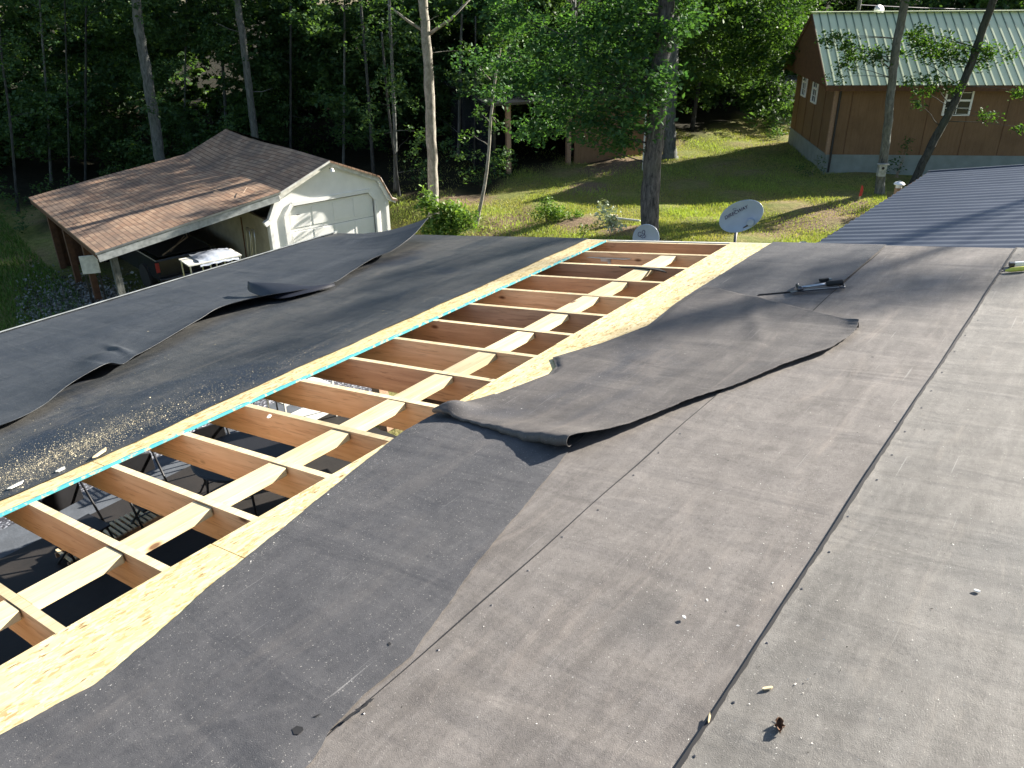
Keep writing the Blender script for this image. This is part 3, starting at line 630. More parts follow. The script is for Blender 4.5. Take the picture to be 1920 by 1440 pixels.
chip(30,912,.2,.09,.03,'large pale curl of wood on the left felt, nearest the opening','white_dirty',.022)
chip(114,882,.3,.06,.03,'pale flat flake of wood on the left felt beside the sawdust','white_dirty',.019)
chip(188,852,.5,.12,.03,'long pale torn strip of wood on the left felt','block',.022)
chip(505,782,.7,.05,.02,'bright flake on the dark felt above the loose sheet','white',.030)
# sawdust and specks: nobody could count them
def specks(name,label,regs,mat,hf,smin,smax):
    C=[];Sz=[]
    for px,py,sx,sy,n,an in regs:
        d=rng.normal(size=(n,2))*[sx,sy]; ca,sa=math.cos(an),math.sin(an)
        for x,y in d:
            qx=px+x*ca-y*sa; qy=py+x*sa+y*ca
            if qy<480: continue
            u,v=RP(qx,qy,.02)
            h=hf(u,v)
            if h is None: continue
            C.append((u,v,h)); Sz.append(random.uniform(smin,smax)*(1 if random.random()<.93 else 2.2))
    C=np.array(C); n=len(C); a_=rng.random(n)*6.28; s=np.array(Sz)[:,None]
    A=np.stack([np.cos(a_),np.sin(a_),rng.normal(size=n)*.25],1)*s; B=np.stack([-np.sin(a_),np.cos(a_),rng.normal(size=n)*.25],1)*s*rng.uniform(.3,.8,(n,1))
    o=quads(name,C,A,B,mat,None,None,0,True); o.matrix_world=ROOF; tag(o,label,'sawdust',kind='stuff'); return o
def hleft(u,v):
    if v<4.06 or v>EV: return None
    return .0175+.0035*(fbm(u*1.1,v*1.4,3)+1) if v>4.19 else .0125
def onsheet(u,v):
    # height of the loose upper sheet away from its lifted edge
    return .030+.005*(fbm(u*1.1,v*2.1,7)+1)
def hleft2(u,v):
    if v<4.06 or v>EV: return None
    best=interp([(e[0],e[1]) for e in sorted(ep)],u)
    if v>best+.25: return onsheet(u,v)
    if v>best-.05: return None
    return hleft(u,v)
MT['dust']=plain('sawdust',(.62,.54,.36),.9,0,.25,20)
MT['dustw']=plain('pale_specks',(.60,.59,.56),.9,0,.25,20)
specks('sawdust','drifts of pale yellow sawdust on the left felt along the cut edge',[(120,850,130,14,3800,-.42),(60,870,100,22,2000,-.4),(330,770,120,8,1100,-.45),(520,690,160,6,500,-.46),(200,790,260,90,500,-.4),(150,835,90,8,2200,-.42)],MT['dust'],hleft2,.0010,.0030)
def hright(u,v):
    if v>2.7 or v<-.1: return None
    if v>1.62 and u<2.5:
        if v>interp(Ledge,u)-.01: return .0125
        return hmain(u,v,0)+.002
    if v>1.62 : return .036 if u<4.2 else .03
    return .022
def hnear(u,v):
    if u>2.5 or v>interp(Ledge,u)-.02 or v<interp(Redge,u)+.02: return None
    return hmain(u,v,0)+.0015
specks('wood_crumbs','white wood crumbs sprinkled over the near dark felt',[(260,1340,60,14,420,-.3),(520,1010,120,10,260,-.65),(700,860,60,14,260,-.65),(290,1300,40,5,220,.1),(450,1150,190,120,420,-.6)],MT['dustw'],hnear,.0008,.0024)
b=None
def hfield(u,v):
    if v>1.56 or v<-.1 or u>6.3: return None
    return (.0228 if v<.70 else .0178)
specks('grit','small pale and dark grit scattered over the weathered felt',[(1400,1000,330,260,800,0)],MT['dustw'],hfield,.0008,.0028)
MT['dustd']=plain('dark_specks',(.03,.025,.02),.9)
specks('dark_grit','tiny dark crumbs scattered over the weathered felt',[(1450,1050,330,260,160,0)],MT['dustd'],hfield,.0012,.0030)
def hflap(u,v):
    if u<2.75 or u>4.1 or v>interp(Ledge,u)-.1 or v<1.8: return None
    return .052
specks('flap_crumbs','white crumbs scattered along the turned back flap',[(930,770,60,10,120,-.3),(1150,690,200,30,160,-.3)],MT['dustw'],hflap,.0008,.002)
# ------------------------------------------------------------------ ribbed metal roof beyond, with post caps
A1=PD(1520,465,10.7); A2=PD(1740,325,14.7); A2.z=A1.z=(A1.z+A2.z)/2
e1=(A2-A1); LL=e1.length; e1.normalize(); dn=Vector((.86,-.46,0)); dn=(dn-e1*dn.dot(e1)).normalized(); e2=(dn*math.cos(math.radians(11))+Vector((0,0,1))*math.sin(math.radians(11)))
e3=e1.cross(e2); 
if e3.z<0: e3=-e3
mr=Matrix([[e1.x,e2.x,e3.x,A1.x],[e1.y,e2.y,e3.y,A1.y],[e1.z,e2.z,e3.z,A1.z],[0,0,0,1]])
mrf=empty('metal_roof',mat=mr); tag(mrf,'blue grey ribbed metal roof below the far edge of the felt roof','roof')
b=MB(); prof=[]; x=-1.5
while x<LL+.1:
    prof+=[(x+.228*q/8,.011*(1-math.cos(2*math.pi*q/8))) for q in range(8)]; x+=.228
n=len(prof); W=9.0; nsg=10
for j in range(nsg+1):
    for (x,z) in prof: b.v.append((x,W*j/nsg,z+.004*math.sin(x*5+j*2)))
for j in range(nsg):
    for i in range(n-1): q=j*n+i; b.f.append((q,q+1,q+n+1,q+n))
b.build('ribbed_sheet',MT['bluemetal'],mrf,solid=.002,recalc=False,smooth=True)
MB().box(-1.5,LL+.1,-.03,.0,-.17,-.006).build('fascia_board',MT['rust'],mrf); MB().box(LL+.1,LL+.14,-.03,W,-.17,.03).build('gable_trim',MT['bluemetal'],mrf)

b=MB()
for x in (.3,LL-.3):
    for y in (.3,W-.3):
        p=mr@Vector((x,y,-.17)); 
        MB().bar((p.x,p.y,g1(p.x,p.y)-.1),(p.x,p.y,p.z),.14,.14).build('support_post',MT['lumber2'],None).name='support_post'
for o in [o for o in col.objects if o.name.startswith('support_post')]:
    o.parent=mrf; o.matrix_parent_inverse=mr.inverted()
def post_cap(px,py,d,label):
    p=PD(px,py,d); g=g1(p.x,p.y); e=empty('deck_post',(p.x,p.y,g)); tag(e,label,'post','capped posts beside the metal roof'); h=p.z-g
    MB().box(-.045,.045,-.045,.045,0,h-.10).build('shaft',MT['lumber2'],e,bevel=.004)
    c=empty('x'); bpy.data.objects.remove(c)
    o=MB().lathe([(.050,h-.10),(.052,h-.06),(.085,h-.05),(.092,h-.035),(.070,h-.01),(.045,h),(.0,h+.004)],(0,0,0),20).build('solar_cap',MT['white'],e,smooth=False)
    MB().box(-.03,.03,-.03,.03,h+.006,h+.009).build('solar_panel',MT['glass'],o)
post_cap(1507,455,10.5,'deck post with white solar cap at the near corner of the ribbed roof')
post_cap(1687,341,14.0,'deck post with white solar cap halfway up the ribbed roof edge')
# ------------------------------------------------------------------ satellite dishes
def dish(name,px,py,d,wd,hd,roll,label,facing=None):
    p=PD(px,py,d); g=g1(p.x,p.y); e=empty(name,(p.x,p.y,g)); tag(e,label,'satellite dish','satellite dishes on posts')
    tocam=Vector((0,0,H))-p; yv=Vector(facing if facing else (tocam.x,tocam.y,tocam.z*.4)).normalized()
    xv=Vector((0,0,1)).cross(yv).normalized(); zv=yv.cross(xv)
    rr=Matrix([[xv.x,-zv.x,yv.x],[xv.y,-zv.y,yv.y],[xv.z,-zv.z,yv.z]]).to_4x4()
    # local: X right(as seen from the front is -X), work in a frame X right, Y up, Z towards camera
    xr=-xv; up=zv
    xr=yv.cross(up)*-1; xr=up.cross(yv)
    f=Matrix([[xr.x,up.x,yv.x,0],[xr.y,up.y,yv.y,0],[xr.z,up.z,yv.z,p.z-g],[0,0,0,1]])@Matrix.Rotation(roll,4,'Z')
    return e,f,p.z-g
def dish_body(e,f,outline,depth,lipw=.012):
    b=MB(); n=len(outline); rings=7
    for k in range(rings+1):
        t_=k/rings
        for (x,y) in outline: b.v.append(tuple(f@Vector((x*t_,y*t_,depth*(t_*t_-1)))))
    for k in range(rings):
        for j in range(n):
            j2=(j+1)%n; b.f.append((k*n+j,k*n+j2,(k+1)*n+j2,(k+1)*n+j))
    b.build('reflector',MT['dish'],e,smooth=True,solid=.006,recalc=False)
    b=MB(); b.tube([f@Vector((x,y,-.003)) for x,y in outline]+[f@Vector((*outline[0],-.003))],.007,6,False); b.build('rim',MT['dish'],e,smooth=True)
def text_on(e,f,s,size,x,y,surf,rot,name='lettering'):
    cu=bpy.data.curves.new(name,'FONT'); cu.body=s; cu.size=size; cu.align_x='CENTER'; cu.align_y='CENTER'; cu.extrude=.0015; cu.offset=.0012; cu.shear=.25
    o=bpy.data.objects.new('tmp',cu); col.objects.link(o); dg=bpy.context.evaluated_depsgraph_get(); me=bpy.data.meshes.new_from_object(o.evaluated_get(dg)); bpy.data.objects.remove(o)
    me.transform(Matrix.Translation((x,y,0))@Matrix.Rotation(rot,4,'Z'))
    for v_ in me.vertices: v_.co.z+=surf(v_.co.x,v_.co.y)+.010
    me.transform(f); me.materials.clear(); me.materials.append(MT['ink'])
    q=bpy.data.objects.new(name,me); col.objects.link(q); q.parent=e
D2=14.0; e,f,hh=dish('satellite_dish',1386,408,D2,0,0,0,'large oval grey dish with dark lettering beyond the far end of the rafters')
sc_=D2/F
ol=[]
for k in range(40):
    a_=2*math.pi*k/40; x=41*math.cos(a_); y=27*math.sin(a_)
    bulge=1.0+.10*math.cos(a_-.3); x*=bulge; y*=bulge
    ca,sa=math.cos(.50),math.sin(.50); ol.append(((x*ca-y*sa)*sc_,(x*sa+y*ca)*sc_))
dish_body(e,f,ol,.055)
def surf2(x,y):
    x/=sc_; y/=sc_; c_,s_=math.cos(-.5),math.sin(-.5); a_=(x*c_-y*s_)/41; b_=(x*s_+y*c_)/27; k_=1+.10*math.cos(math.atan2(b_,a_)-.3); return .055*((a_*a_+b_*b_)/(k_*k_)-1)
text_on(e,f,'DIRECWAY',9.0*sc_,-7*sc_,8.5*sc_,surf2,.55)
b=MB(); b.tube([f@Vector(((-10+3.2*math.cos(t_))*sc_,(14.5+2*math.sin(t_))*sc_,surf2((-10+3.2*math.cos(t_))*sc_,(14.5+2*math.sin(t_))*sc_)+.008)) for t_ in np.linspace(.3,5.6,12)],.0035,5); b.build('emblem',MT['ink'],e)
fcv=MB().lathe([(.0,0),(6*sc_,0),(6.8*sc_,-.008),(6.8*sc_,-.05)],(0,0,0),18,f.to_3x3().to_4x4()).build('feed_cover',MT['dish'],e)
fcv.location=f@Vector((21*sc_,-7*sc_,.05))
MB().tube([f@Vector((6*sc_,-22*sc_,-.03)),f@Vector((21*sc_,-10*sc_,.01))],.012,6).build('feed_arm',MT['steel'],e)
MB().tube([(0,0,0),(0,.10,hh*.5),(.0,.10,hh-.15)],.025,10).build('mast',MT['steel'],e,smooth=True)
MB().tube([(0,.10,hh-.15),f@Vector((0,0,-.095))],.03,8).build('mount',MT['steel'],e)
D1=13.5; e,f,hh=dish('satellite_dish',1211,446,D1,0,0,0,'smaller round blue grey dish in front of the big tree trunk')
sc_=D1/F
dish_body(e,f,[(24.0*sc_*math.cos(a_),25*sc_*math.sin(a_)) for a_ in np.linspace(0,2*math.pi,33)[:-1]],.045)
def stroke(pts,r=.004): return [f@Vector((x*sc_,y*sc_,.045*((x*x+y*y)/600-1)+.008)) for x,y in pts]
b=MB()
b.tube(stroke([(-12+3*math.cos(t_),6+4.2*math.sin(t_)) for t_ in np.linspace(.5,6.2,12)]),.006,5)
b.tube(stroke([(-5+2.6*math.cos(t_),10+3.8*math.sin(t_)) for t_ in np.linspace(-1.5,4.2,12)]),.006,5)
b.tube(stroke([(-9,4),(-6,2),(-3,6),(-1,3),(-2,-1)]),.006,5); b.tube(stroke([(-11,2),(-6,-1.5),(-2,.5)]),.005,5); b.build('emblem',MT['ink'],e,smooth=True)
b=MB(); b.tube(stroke([(-1,-16),(4,-14),(2,-17),(8,-15),(7,-11),(12,-13),(11,-9),(16,-8),(15,-5),(19,-4)]),.007,5)
b.tube(stroke([(-3,-19),(8,-17),(17,-12),(18,-16)]),.005,5); b.build('script_mark',MT['white'],e,smooth=True)
MB().tube([(0,0,0),(0,.1,hh*.5),(0,.10,hh-.10)],.022,10).build('mast',MT['steel'],e,smooth=True); MB().tube([(0,.10,hh-.12),f@Vector((0,0,-.08))],.025,8).build('mount',MT['steel'],e)
# ------------------------------------------------------------------ gambrel garage with lean-to carport
GR=PD(610,298,21); ga=math.atan2(.63,.777); GB=g1(GR.x,GR.y)-.15; rz_=GR.z-GB
gar=empty('garage',(GR.x,GR.y,GB),ga); tag(gar,'white barn shaped garage with panelled door and brown shingled lean-to carport','garage')
LN=6.7; TH=.10
wp_=[(-1.78,0),(1.78,0),(1.78,rz_-1.36),(1.42,rz_-.66),(0,rz_-.06),(-1.42,rz_-.66),(-1.78,rz_-1.36)]
dz=rz_-1.04; D0=[(-1.26,0),(1.36,0),(1.36,dz-.25),(1.16,dz),(-1.07,dz),(-1.26,dz-.25)]
def poly_with_hole():
    b=MB(); o_=wp_; 
    # left pier, right pier, head
    pcs=[[(-1.78,0),(-1.26,0),(-1.26,dz-.25),(-1.07,dz),(-1.42,rz_-.66),(-1.78,rz_-1.36)],[(1.36,0),(1.78,0),(1.78,rz_-1.36),(1.42,rz_-.66),(1.16,dz),(1.36,dz-.25)],[(-1.07,dz),(1.16,dz),(1.42,rz_-.66),(0,rz_-.06),(-1.42,rz_-.66)]]
    for p in pcs: b.prism(p,lambda x,z,d:(x,d,z),0,.12)
    return b
poly_with_hole().build('front_wall',MT['white'],gar)
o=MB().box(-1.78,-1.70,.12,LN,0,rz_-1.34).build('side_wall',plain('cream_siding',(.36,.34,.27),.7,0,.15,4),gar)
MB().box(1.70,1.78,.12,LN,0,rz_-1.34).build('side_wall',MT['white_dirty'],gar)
MB().prism(wp_,lambda x,z,d:(x,LN+d,z),-.1,0).build('back_wall',MT['white_dirty'],gar)
# door with panels
b=MB(); b.prism([(-1.22,0),(1.32,0),(1.32,dz-.06),(-1.22,dz-.06)],lambda x,z,d:(x,d,z),.08,.11)
dr=b.build('garage_door',MT['white'],gar)
b=MB(); nrow=4; hh_=(dz-.1)/nrow
for r_ in range(nrow):
    for c_ in range(4):
        x0=-1.16+c_*.615; z0=.04+r_*hh_; b.box(x0+.03,x0+.585,.066,.079,z0+.05,z0+hh_-.06)
b.build('door_panels',MT['white'],dr,bevel=.012)
b=MB()
for r_ in range(1,nrow): b.box(-1.22,1.32,.077,.0795,r_*hh_-.004+.0,r_*hh_+.006)
b.build('door_joints',MT['trimgrey'],dr)
MB().box(-1.15,-1.05,.05,.064,rz_-2.2,rz_-2.12).build('door_handle',MT['steel'],dr)
# door casing
def band(pts,wd,y0,y1):
    b=MB()
    for (x0,z0),(x1,z1) in zip(pts[:-1],pts[1:]):
        b.bar((x0,(y0+y1)/2,z0),(x1,(y0+y1)/2,z1),abs(y1-y0),wd,(0,0,1) if abs(x1-x0)>.01 else (1,0,0))
    return b
band([(-1.30,0),(-1.30,dz-.23),(-1.09,dz+.04),(1.18,dz+.04),(1.40,dz-.23),(1.40,0)],.10,-.035,-.002).build('door_casing',MT['white'],gar)
for s in (-1,1):
    band([(s*1.72,0),(s*1.72,rz_-1.4)],.09,-.03,-.002).build('corner_board',MT['white'],gar)
# rake trim and flared eave
for s in (-1,1):
    band([(0,rz_-.075),(s*1.44,rz_-.70)],.13,-.16,-.03).build('rake_trim',MT['white_dirty'],gar)
    band([(s*1.46,rz_-.69),(s*1.70,rz_-1.16),(s*1.78,rz_-1.30),(s*1.93,rz_-1.37)],.12,-.16,-.03).build('rake_trim',MT['white'],gar)
# roofs
def roofpanel(pts,y0,y1,mat,name,th=.05):
    b=MB()
    for (x0,z0),(x1,z1) in zip(pts[:-1],pts[1:]):
        b.add([(x0,y0,z0),(x1,y0,z1),(x1,y1,z1),(x0,y1,z0),(x0,y0,z0-th),(x1,y0,z1-th),(x1,y1,z1-th),(x0,y1,z0-th)],[(0,1,2,3),(7,6,5,4),(0,4,5,1),(3,2,6,7)])
    o=b.build(name,mat,gar); return o
def sag(x,y): return -.16*math.exp(-((y-4.6)/1.9)**2)*math.exp(-((x+1.4)/1.6)**2)*1.0
b=MB(); px_=[0,-.5,-1.0,-1.42,-2.2,-3.2,-4.2,-5.2,-5.95]; pz=[interp([(-5.95,-1.25),(-1.42,-.58),(0,0)],x)+rz_ for x in px_]; ysr=np.linspace(-.22,LN,16)
for yy in ysr:
    for x,z in zip(px_,pz): b.v.append((x,yy,z+sag(x,yy)))
n=len(px_)
for j in range(len(ysr)-1):
    for i in range(n-1): q=j*n+i; b.f.append((q,q+1,q+n+1,q+n))
b.build('shingle_roof',MT['shingle'],gar,solid=.05,recalc=True)
roofpanel([(0,rz_+.0),(1.44,rz_-.60),(1.80,rz_-1.28),(1.96,rz_-1.33)],-.22,LN,MT['shingle'],'right_roof')
MB().bar((-5.93,-.235,rz_-1.25-.125),(-1.50,-.235,rz_-.59-.125),.025,.20).build('carport_fascia',MT['trimgrey'],gar)
MB().bar((-5.97,-.255,rz_-1.25-.02),(-1.46,-.255,rz_-.59-.02),.02,.035).build('drip_edge',MT['chrome'],gar)
MB().bar((-1.44,-.235,rz_-.62),(0,-.235,rz_-.03),.02,.05).build('drip_edge',MT['white_dirty'],gar)
MB().box(-5.93,-5.90,-.2,LN,rz_-1.42,rz_-1.305).build('carport_fascia',MT['rust'],gar)
for x,y in ((-5.55,.1),(-5.6,2.6),(-5.6,4.6),(-5.6,LN-.3)):
    MB().box(x-.075,x+.075,y-.075,y+.075,-.3,rz_-1.26).build('carport_post',MT['bark_g'] if y<1 else MT['rust'],gar)
MB().box(-5.68,-5.52,.0,LN-.2,rz_-1.45,rz_-1.31).build('carport_beam',MT['rust'],gar)
MB().box(-5.5,-1.8,LN-.1,LN-.05,0,rz_-1.3).build('carport_back_wall',MT['rust'],gar)
# yard light under the gable peak
yl=MB().tube([(0,-.17,rz_-.22),(0,-.30,rz_-.20)],.015,6).build('gable_lamp',MT['steel'],gar); MB().lathe([(.03,.03),(.06,-.05)],(0,-.31,rz_-.22),10).build('lamp_shade',MT['white'],yl)
MB().box(-1.0,-.9,LN*.0-.04,-.002,rz_-1.3,rz_-1.29).build('cable_clip',MT['steel'],gar)
# twigs on the shingle roof
GM=Matrix.Translation(gar.location)@Matrix.Rotation(ga,4,'Z')
tw=MB()
def gro(px,py):                          # roof point under a pixel (carport slope)
    r=ray(px,py); best=None
    for k in np.linspace(15,30,700):
        q=GM.inverted()@Vector((r[0]*k,r[1]*k,r[2]*k+H))
        zz=interp([(-5.95,-1.25),(-1.42,-.58),(0,0)],q.x)+rz_+sag(q.x,q.y)
        if q.z<zz+.03: return q
    return q
for k,(px,py) in enumerate([(240,388),(270,390),(300,328),(322,326),(360,298),(335,310),(365,350),(400,358),(150,420),(205,370),(245,345),(410,362),(460,360),(430,330)]):
    q=gro(px,py)+Vector((0,0,.03)); a_=random.random()*3; l=random.uniform(.15,.5)
    b=MB(); d=Vector((math.cos(a_),math.sin(a_),.05)); b.tube([q-d*l*.5,q+Vector((0,0,.02)),q+d*l*.5+Vector((0,0,.03))],.007,5); b.tube([q,q+Vector((-d.y,d.x,.15))*l*.3],.005,5)
    o=b.build('fallen_twig',MT['branch'],None); o.matrix_world=GM; tag(o,'fallen dead twig on the brown shingle roof of the carport','twig','twigs on the carport roof')
# things in the carport -----------------------------------------
tk=empty('pickup_truck',mat=GM@Matrix.Translation((-3.25,2.3,.1))@Matrix.Rotation(math.radians(4),4,'Z')); tag(tk,'dark pickup truck with red tail light parked under the carport','truck')
b=MB(); prof=[(0,.45),(0,1.05),(2.0,1.08),(2.05,1.12),(2.5,1.62),(3.7,1.64),(4.2,1.15),(5.3,1.02),(5.35,.45)]
b.prism([(y,z) for y,z in prof],lambda y,z,x:(x,y,z),-.85,.85); bo=b.build('body',MT['truck'],tk,bevel=.04)
MB().box(-.72,.72,.08,1.95,1.085,1.095).build('bed',MT['rubber'],tk)
MB().box(-.80,.80,-.035,-.004,.60,1.02).build('tailgate',MT['truck'],tk,bevel=.02)
MB().box(-.85,.85,-.16,-.04,.42,.55).build('bumper',MT['steel'],tk,bevel=.02)
for s in (-1,1):
    MB().box(s*.845-.05,s*.845+.05,-.045,-.038,.72,.98).build('tail_light',MT['red'],tk)
    for y in (.95,4.4):
        wl=MB().lathe([(.20,-.1),(.36,-.1),(.38,-.05),(.38,.06),(.36,.1),(.20,.1)],(s*.80,y,.38),20,Matrix.Rotation(math.pi/2,4,'Y')).build('wheel',MT['rubber'],tk)
MB().prism([(2.12,1.14),(2.5,1.56),(3.6,1.57),(4.1,1.16)],lambda y,z,x:(x,y,z),-.856,.856).build('side_windows',MT['glass'],tk)
MB().tube([(-.6,.1,1.12),(.3,.5,1.35),(.6,1.4,1.3)],.02,6).tube([(-.3,.3,1.12),(.4,1.0,1.25)],.02,6).build('bed_clutter',MT['branch'],tk)
_p=PD(392,482,19.6); _h=_p.z-g1(_p.x,_p.y); TB=Matrix.Translation((_p.x,_p.y,g1(_p.x,_p.y)))@Matrix.Rotation(ga,4,'Z'); wt=empty('work_table',mat=TB); tag(wt,'tall metal frame stand under a silver cover in front of the truck','table')
MB().box(-.62,.68,-.34,.34,_h-.03,_h).build('table_top',MT['white_dirty'],wt)
b=MB(); nx_=14
for i in range(nx_+1):
    for j in range(9):
        x=-.35+i/nx_*.95; y=-.36+j/8*.74; z=_h+.03+.10*math.sin(math.pi*i/nx_)*math.sin(math.pi*(j+.5)/9)+.012*math.sin(i*1.7+j)
        if j==0: z-=.12
        b.v.append((x,y,z))
for i in range(nx_):
    for j in range(8): q=i*9+j; b.f.append((q,q+1,q+10,q+9))
co=b.build('silver_cover',MT['tarp'],None,smooth=True,solid=.004); co.matrix_world=TB; tag(co,'shiny silver cover draped over the work table','cover')
for x in (-.58,-.1,.25,.64):
    MB().tube([(x,-.32,_h-.031),(x-.03,-.34,0)],.018,6).build('leg',MT['chrome'],wt); MB().tube([(x,.30,_h-.031),(x,.32,0)],.018,6).build('leg',MT['chrome'],wt)
MB().tube([(-.60,-.33,_h-.4),(.0,-.33,_h-.4)],.012,6).build('brace',MT['chrome'],wt)
pn=PD(168,496,19.2); pe=empty('white_board',(pn.x,pn.y,g1(pn.x,pn.y)),math.atan2(-pn.x,pn.y)*.6); tag(pe,'plain white board standing behind the corner post of the carport','board')
zz=pn.z-g1(pn.x,pn.y); MB().box(-.19,.20,-.02,.02,zz-.22,zz+.22).build('panel',MT['white_dirty'],pe,bevel=.006)
MB().box(-.17,-.13,.021,.06,0,zz+.2).box(.13,.17,.021,.06,0,zz+.2).build('stand',MT['black'],pe)
# folded lawn chairs leaning on the side wall
lc=empty('folded_lawn_chair',mat=GM@Matrix.Translation((-2.0,.55,.0))); tag(lc,'folded aluminium lawn chair leaning against the garage side wall','lawn chair')
zt=rz_-1.62
b=MB()
for yo,xo in ((0,0),(.24,-.03)):
    b.tube([(xo-.18,yo-.10,0),(xo-.02,yo-.10,zt*.9),(xo-.0,yo-.06,zt),(xo-.0,yo+.06,zt),(xo-.02,yo+.10,zt*.9),(xo-.18,yo+.10,0)],.016,6)
b.build('tube_frame',MT['chrome'],lc,smooth=True); MB().tube([(-.30,.12,zt*.55),(-.05,.12,zt*.55)],.02,6).tube([(-.30,-.08,zt*.55),(-.05,-.08,zt*.55)],.02,6).build('armrest',MT['chrome'],lc)
MB().box(-.10,-.09,-.08,.30,zt*.15,zt*.5).build('webbing',MT['tarp'],lc)
rk=empty('garden_rake',mat=GM@Matrix.Translation((-1.95,1.5,.0))); tag(rk,'dark long handled rake hanging on the garage side wall','rake')
MB().tube([(0,0,.1),(.05,.02,rz_-1.5)],.02,6).build('handle',MT['rust'],rk); MB().box(-.03,.02,-.2,.2,.05,.10).build('rake_head',MT['steel'],rk)
# rubble and litter at the carport's near corner
nrk=6000; rp=[]
for k in range(nrk):
    px=random.gauss(150,60); py=random.gauss(575,28)
    if not 30<px<300: continue
    p=PZ(px,py,H-7.35); rp.append((p.x,p.y))
rp=np.array(rp); zz=gz(rp[:,0],rp[:,1])+.03; n=len(rp); C=np.stack([rp[:,0],rp[:,1],zz+rng.random(n)*.05],1)
nn=unit(n,.3); a_=rng.normal(size=(n,3)); A=np.cross(nn,a_); A/=np.linalg.norm(A,axis=1,keepdims=True); Bv=np.cross(nn,A); s=rng.uniform(.02,.07,(n,1))
MT['rubble']=leafmat('rubble_grey',(.13,.13,.12),(.30,.30,.28),0.0)
tag(quads('rubble',C,A*s,Bv*s*.7,MT['rubble'],None,None,.3),'grey rubble and leaf litter by the carport corner post','rubble',kind='stuff')
# ------------------------------------------------------------------ brown house with green roof
HB=PD(1543,325,27.3); ha=math.atan2(-.1,.995); hz0=g1(HB.x,HB.y); dzb=0
hs=empty('brown_house',(HB.x,HB.y,hz0),ha); tag(hs,'brown wooden house with pale green metal roof and grey block foundation','house')
WL=16.0; DP=5.7; EH=3.05; RH=4.78
MB().box(0,WL,.0,DP,-.6,.62).build('foundation',MT['block_wall'],hs)
MB().box(.02,WL-.02,.02,DP-.02,.621,EH).build('wall',MT['cedar'],hs)
MB().prism([(.02,EH+.002),(DP-.02,EH+.002),(DP/2,RH-.09)],lambda y,z,x:(x,y,z),.02,.12).build('gable_wall',MT['cedar'],hs)
b=MB()
for x in (0.55,1.77,2.99,4.21,5.43,6.65,7.87): MB().box(x,x+.012,.008,.0195,.63,EH-.02).build('siding_batten',MT['rust'],hs)
for y in (1.22,2.44,3.66,4.88): MB().box(.006,.0195,y,y+.03,.63,EH).build('siding_batten',MT['rust'],hs)

MB().box(-.02,.10,-.012,.018,.62,EH-.1).box(-.018,.018,-.01,.12,.62,EH-.1).build('corner_trim',MT['lumber2'],hs)
MB().tube([(.14,-.06,.05),(.14,-.06,EH-.1)],.035,8).build('downspout',MT['black'],hs)
OH=.42; sl_=(RH-EH)/(DP/2)
ex=-.45
def hroof(y): return RH-abs(y-DP/2)*sl_*1.0
b=MB(); ribs=[]; x=ex
xsr=[]
while x<WL+.3:
    xsr+=[(x,0),(x+.225,0),(x+.232,.022),(x+.252,.022),(x+.259,0)]; x+=.27
n=len(xsr); yv_=[-OH,DP/2]
for yy in (-OH,DP/2,DP+OH):
    for (x,z) in xsr: b.v.append((x,yy,hroof(yy)+.06+z))
for j in range(2):
    for i in range(n-1): q=j*n+i; b.f.append((q,q+1,q+n+1,q+n))
ro=b.build('metal_roof_sheet',MT['greenmetal'],hs,recalc=True); ro.data.materials.append(MT['rib_shade'])
ro.data.polygons.foreach_set('material_index',[(0 if (i%(n-1))%5==0 else 1) for i in range(len(ro.data.polygons))])
MB().box(ex-.02,WL+.3,DP/2-.12,DP/2+.12,RH+.075,RH+.10).build('ridge_cap',MT['greenmetal'],hs)
MB().box(ex,WL+.3,-OH,-OH+.03,hroof(-OH)-.12,hroof(-OH)+.05).build('eave_fascia',MT['rust'],hs)
MB().bar((ex+.01,-OH,hroof(-OH)-.03),(ex+.01,DP/2,RH-.03),.03,.16).bar((ex+.01,DP+OH,hroof(DP+OH)-.03),(ex+.01,DP/2,RH-.03),.03,.16).build('rake_board',MT['rust'],hs)
MB().prism([(-OH+.04,hroof(-OH)-.02),(DP+OH-.04,hroof(DP+OH)-.02),(DP+OH-.04,hroof(DP+OH)+.0),(DP/2,RH+.0),(-OH+.04,hroof(-OH)+.0)],lambda y,z,x:(x,y,z),ex+.03,.0).build('soffit',MT['rust'],hs)
def win(x0,x1,z0,z1,side):
    b=MB(); T=.055
    def bx(a,c,d,e_,y0,y1,bb):
        if side: bb.box(y0,y1,a,c,d,e_)
        else: bb.box(a,c,y0,y1,d,e_)
    bx(x0,x1,z0,z0+T,-.035,.018,b);bx(x0,x1,z1-T,z1,-.035,.018,b);bx(x0,x0+T,z0+T,z1-T,-.035,.018,b);bx(x1-T,x1,z0+T,z1-T,-.035,.018,b)
    zm=(z0+z1)/2; bx(x0+T,x1-T,zm-.03,zm+.03,-.03,.012,b); xm=(x0+x1)/2; bx(xm-.009,xm+.009,z0+T,zm-.03,-.012,.008,b); bx(xm-.009,xm+.009,zm+.03,z1-T,-.012,.008,b)
    zq=(z0+zm)/2; bx(x0+T,x1-T,zq-.008,zq+.008,-.010,.006,b); zq=(z1+zm)/2; bx(x0+T,x1-T,zq-.008,zq+.008,-.010,.006,b)
    o=b.build('window',MT['white'],hs)
    g=MB(); bx(x0+T,x1-T,z0+T,z1-T,.004,.012,g); g.build('pane',MT['glass'],o)
win(3.42,4.28,1.88,2.82,False); win(7.6,8.45,1.88,2.82,False); win(2.30,3.0,1.92,2.92,True); win(3.95,4.6,1.95,2.98,True)
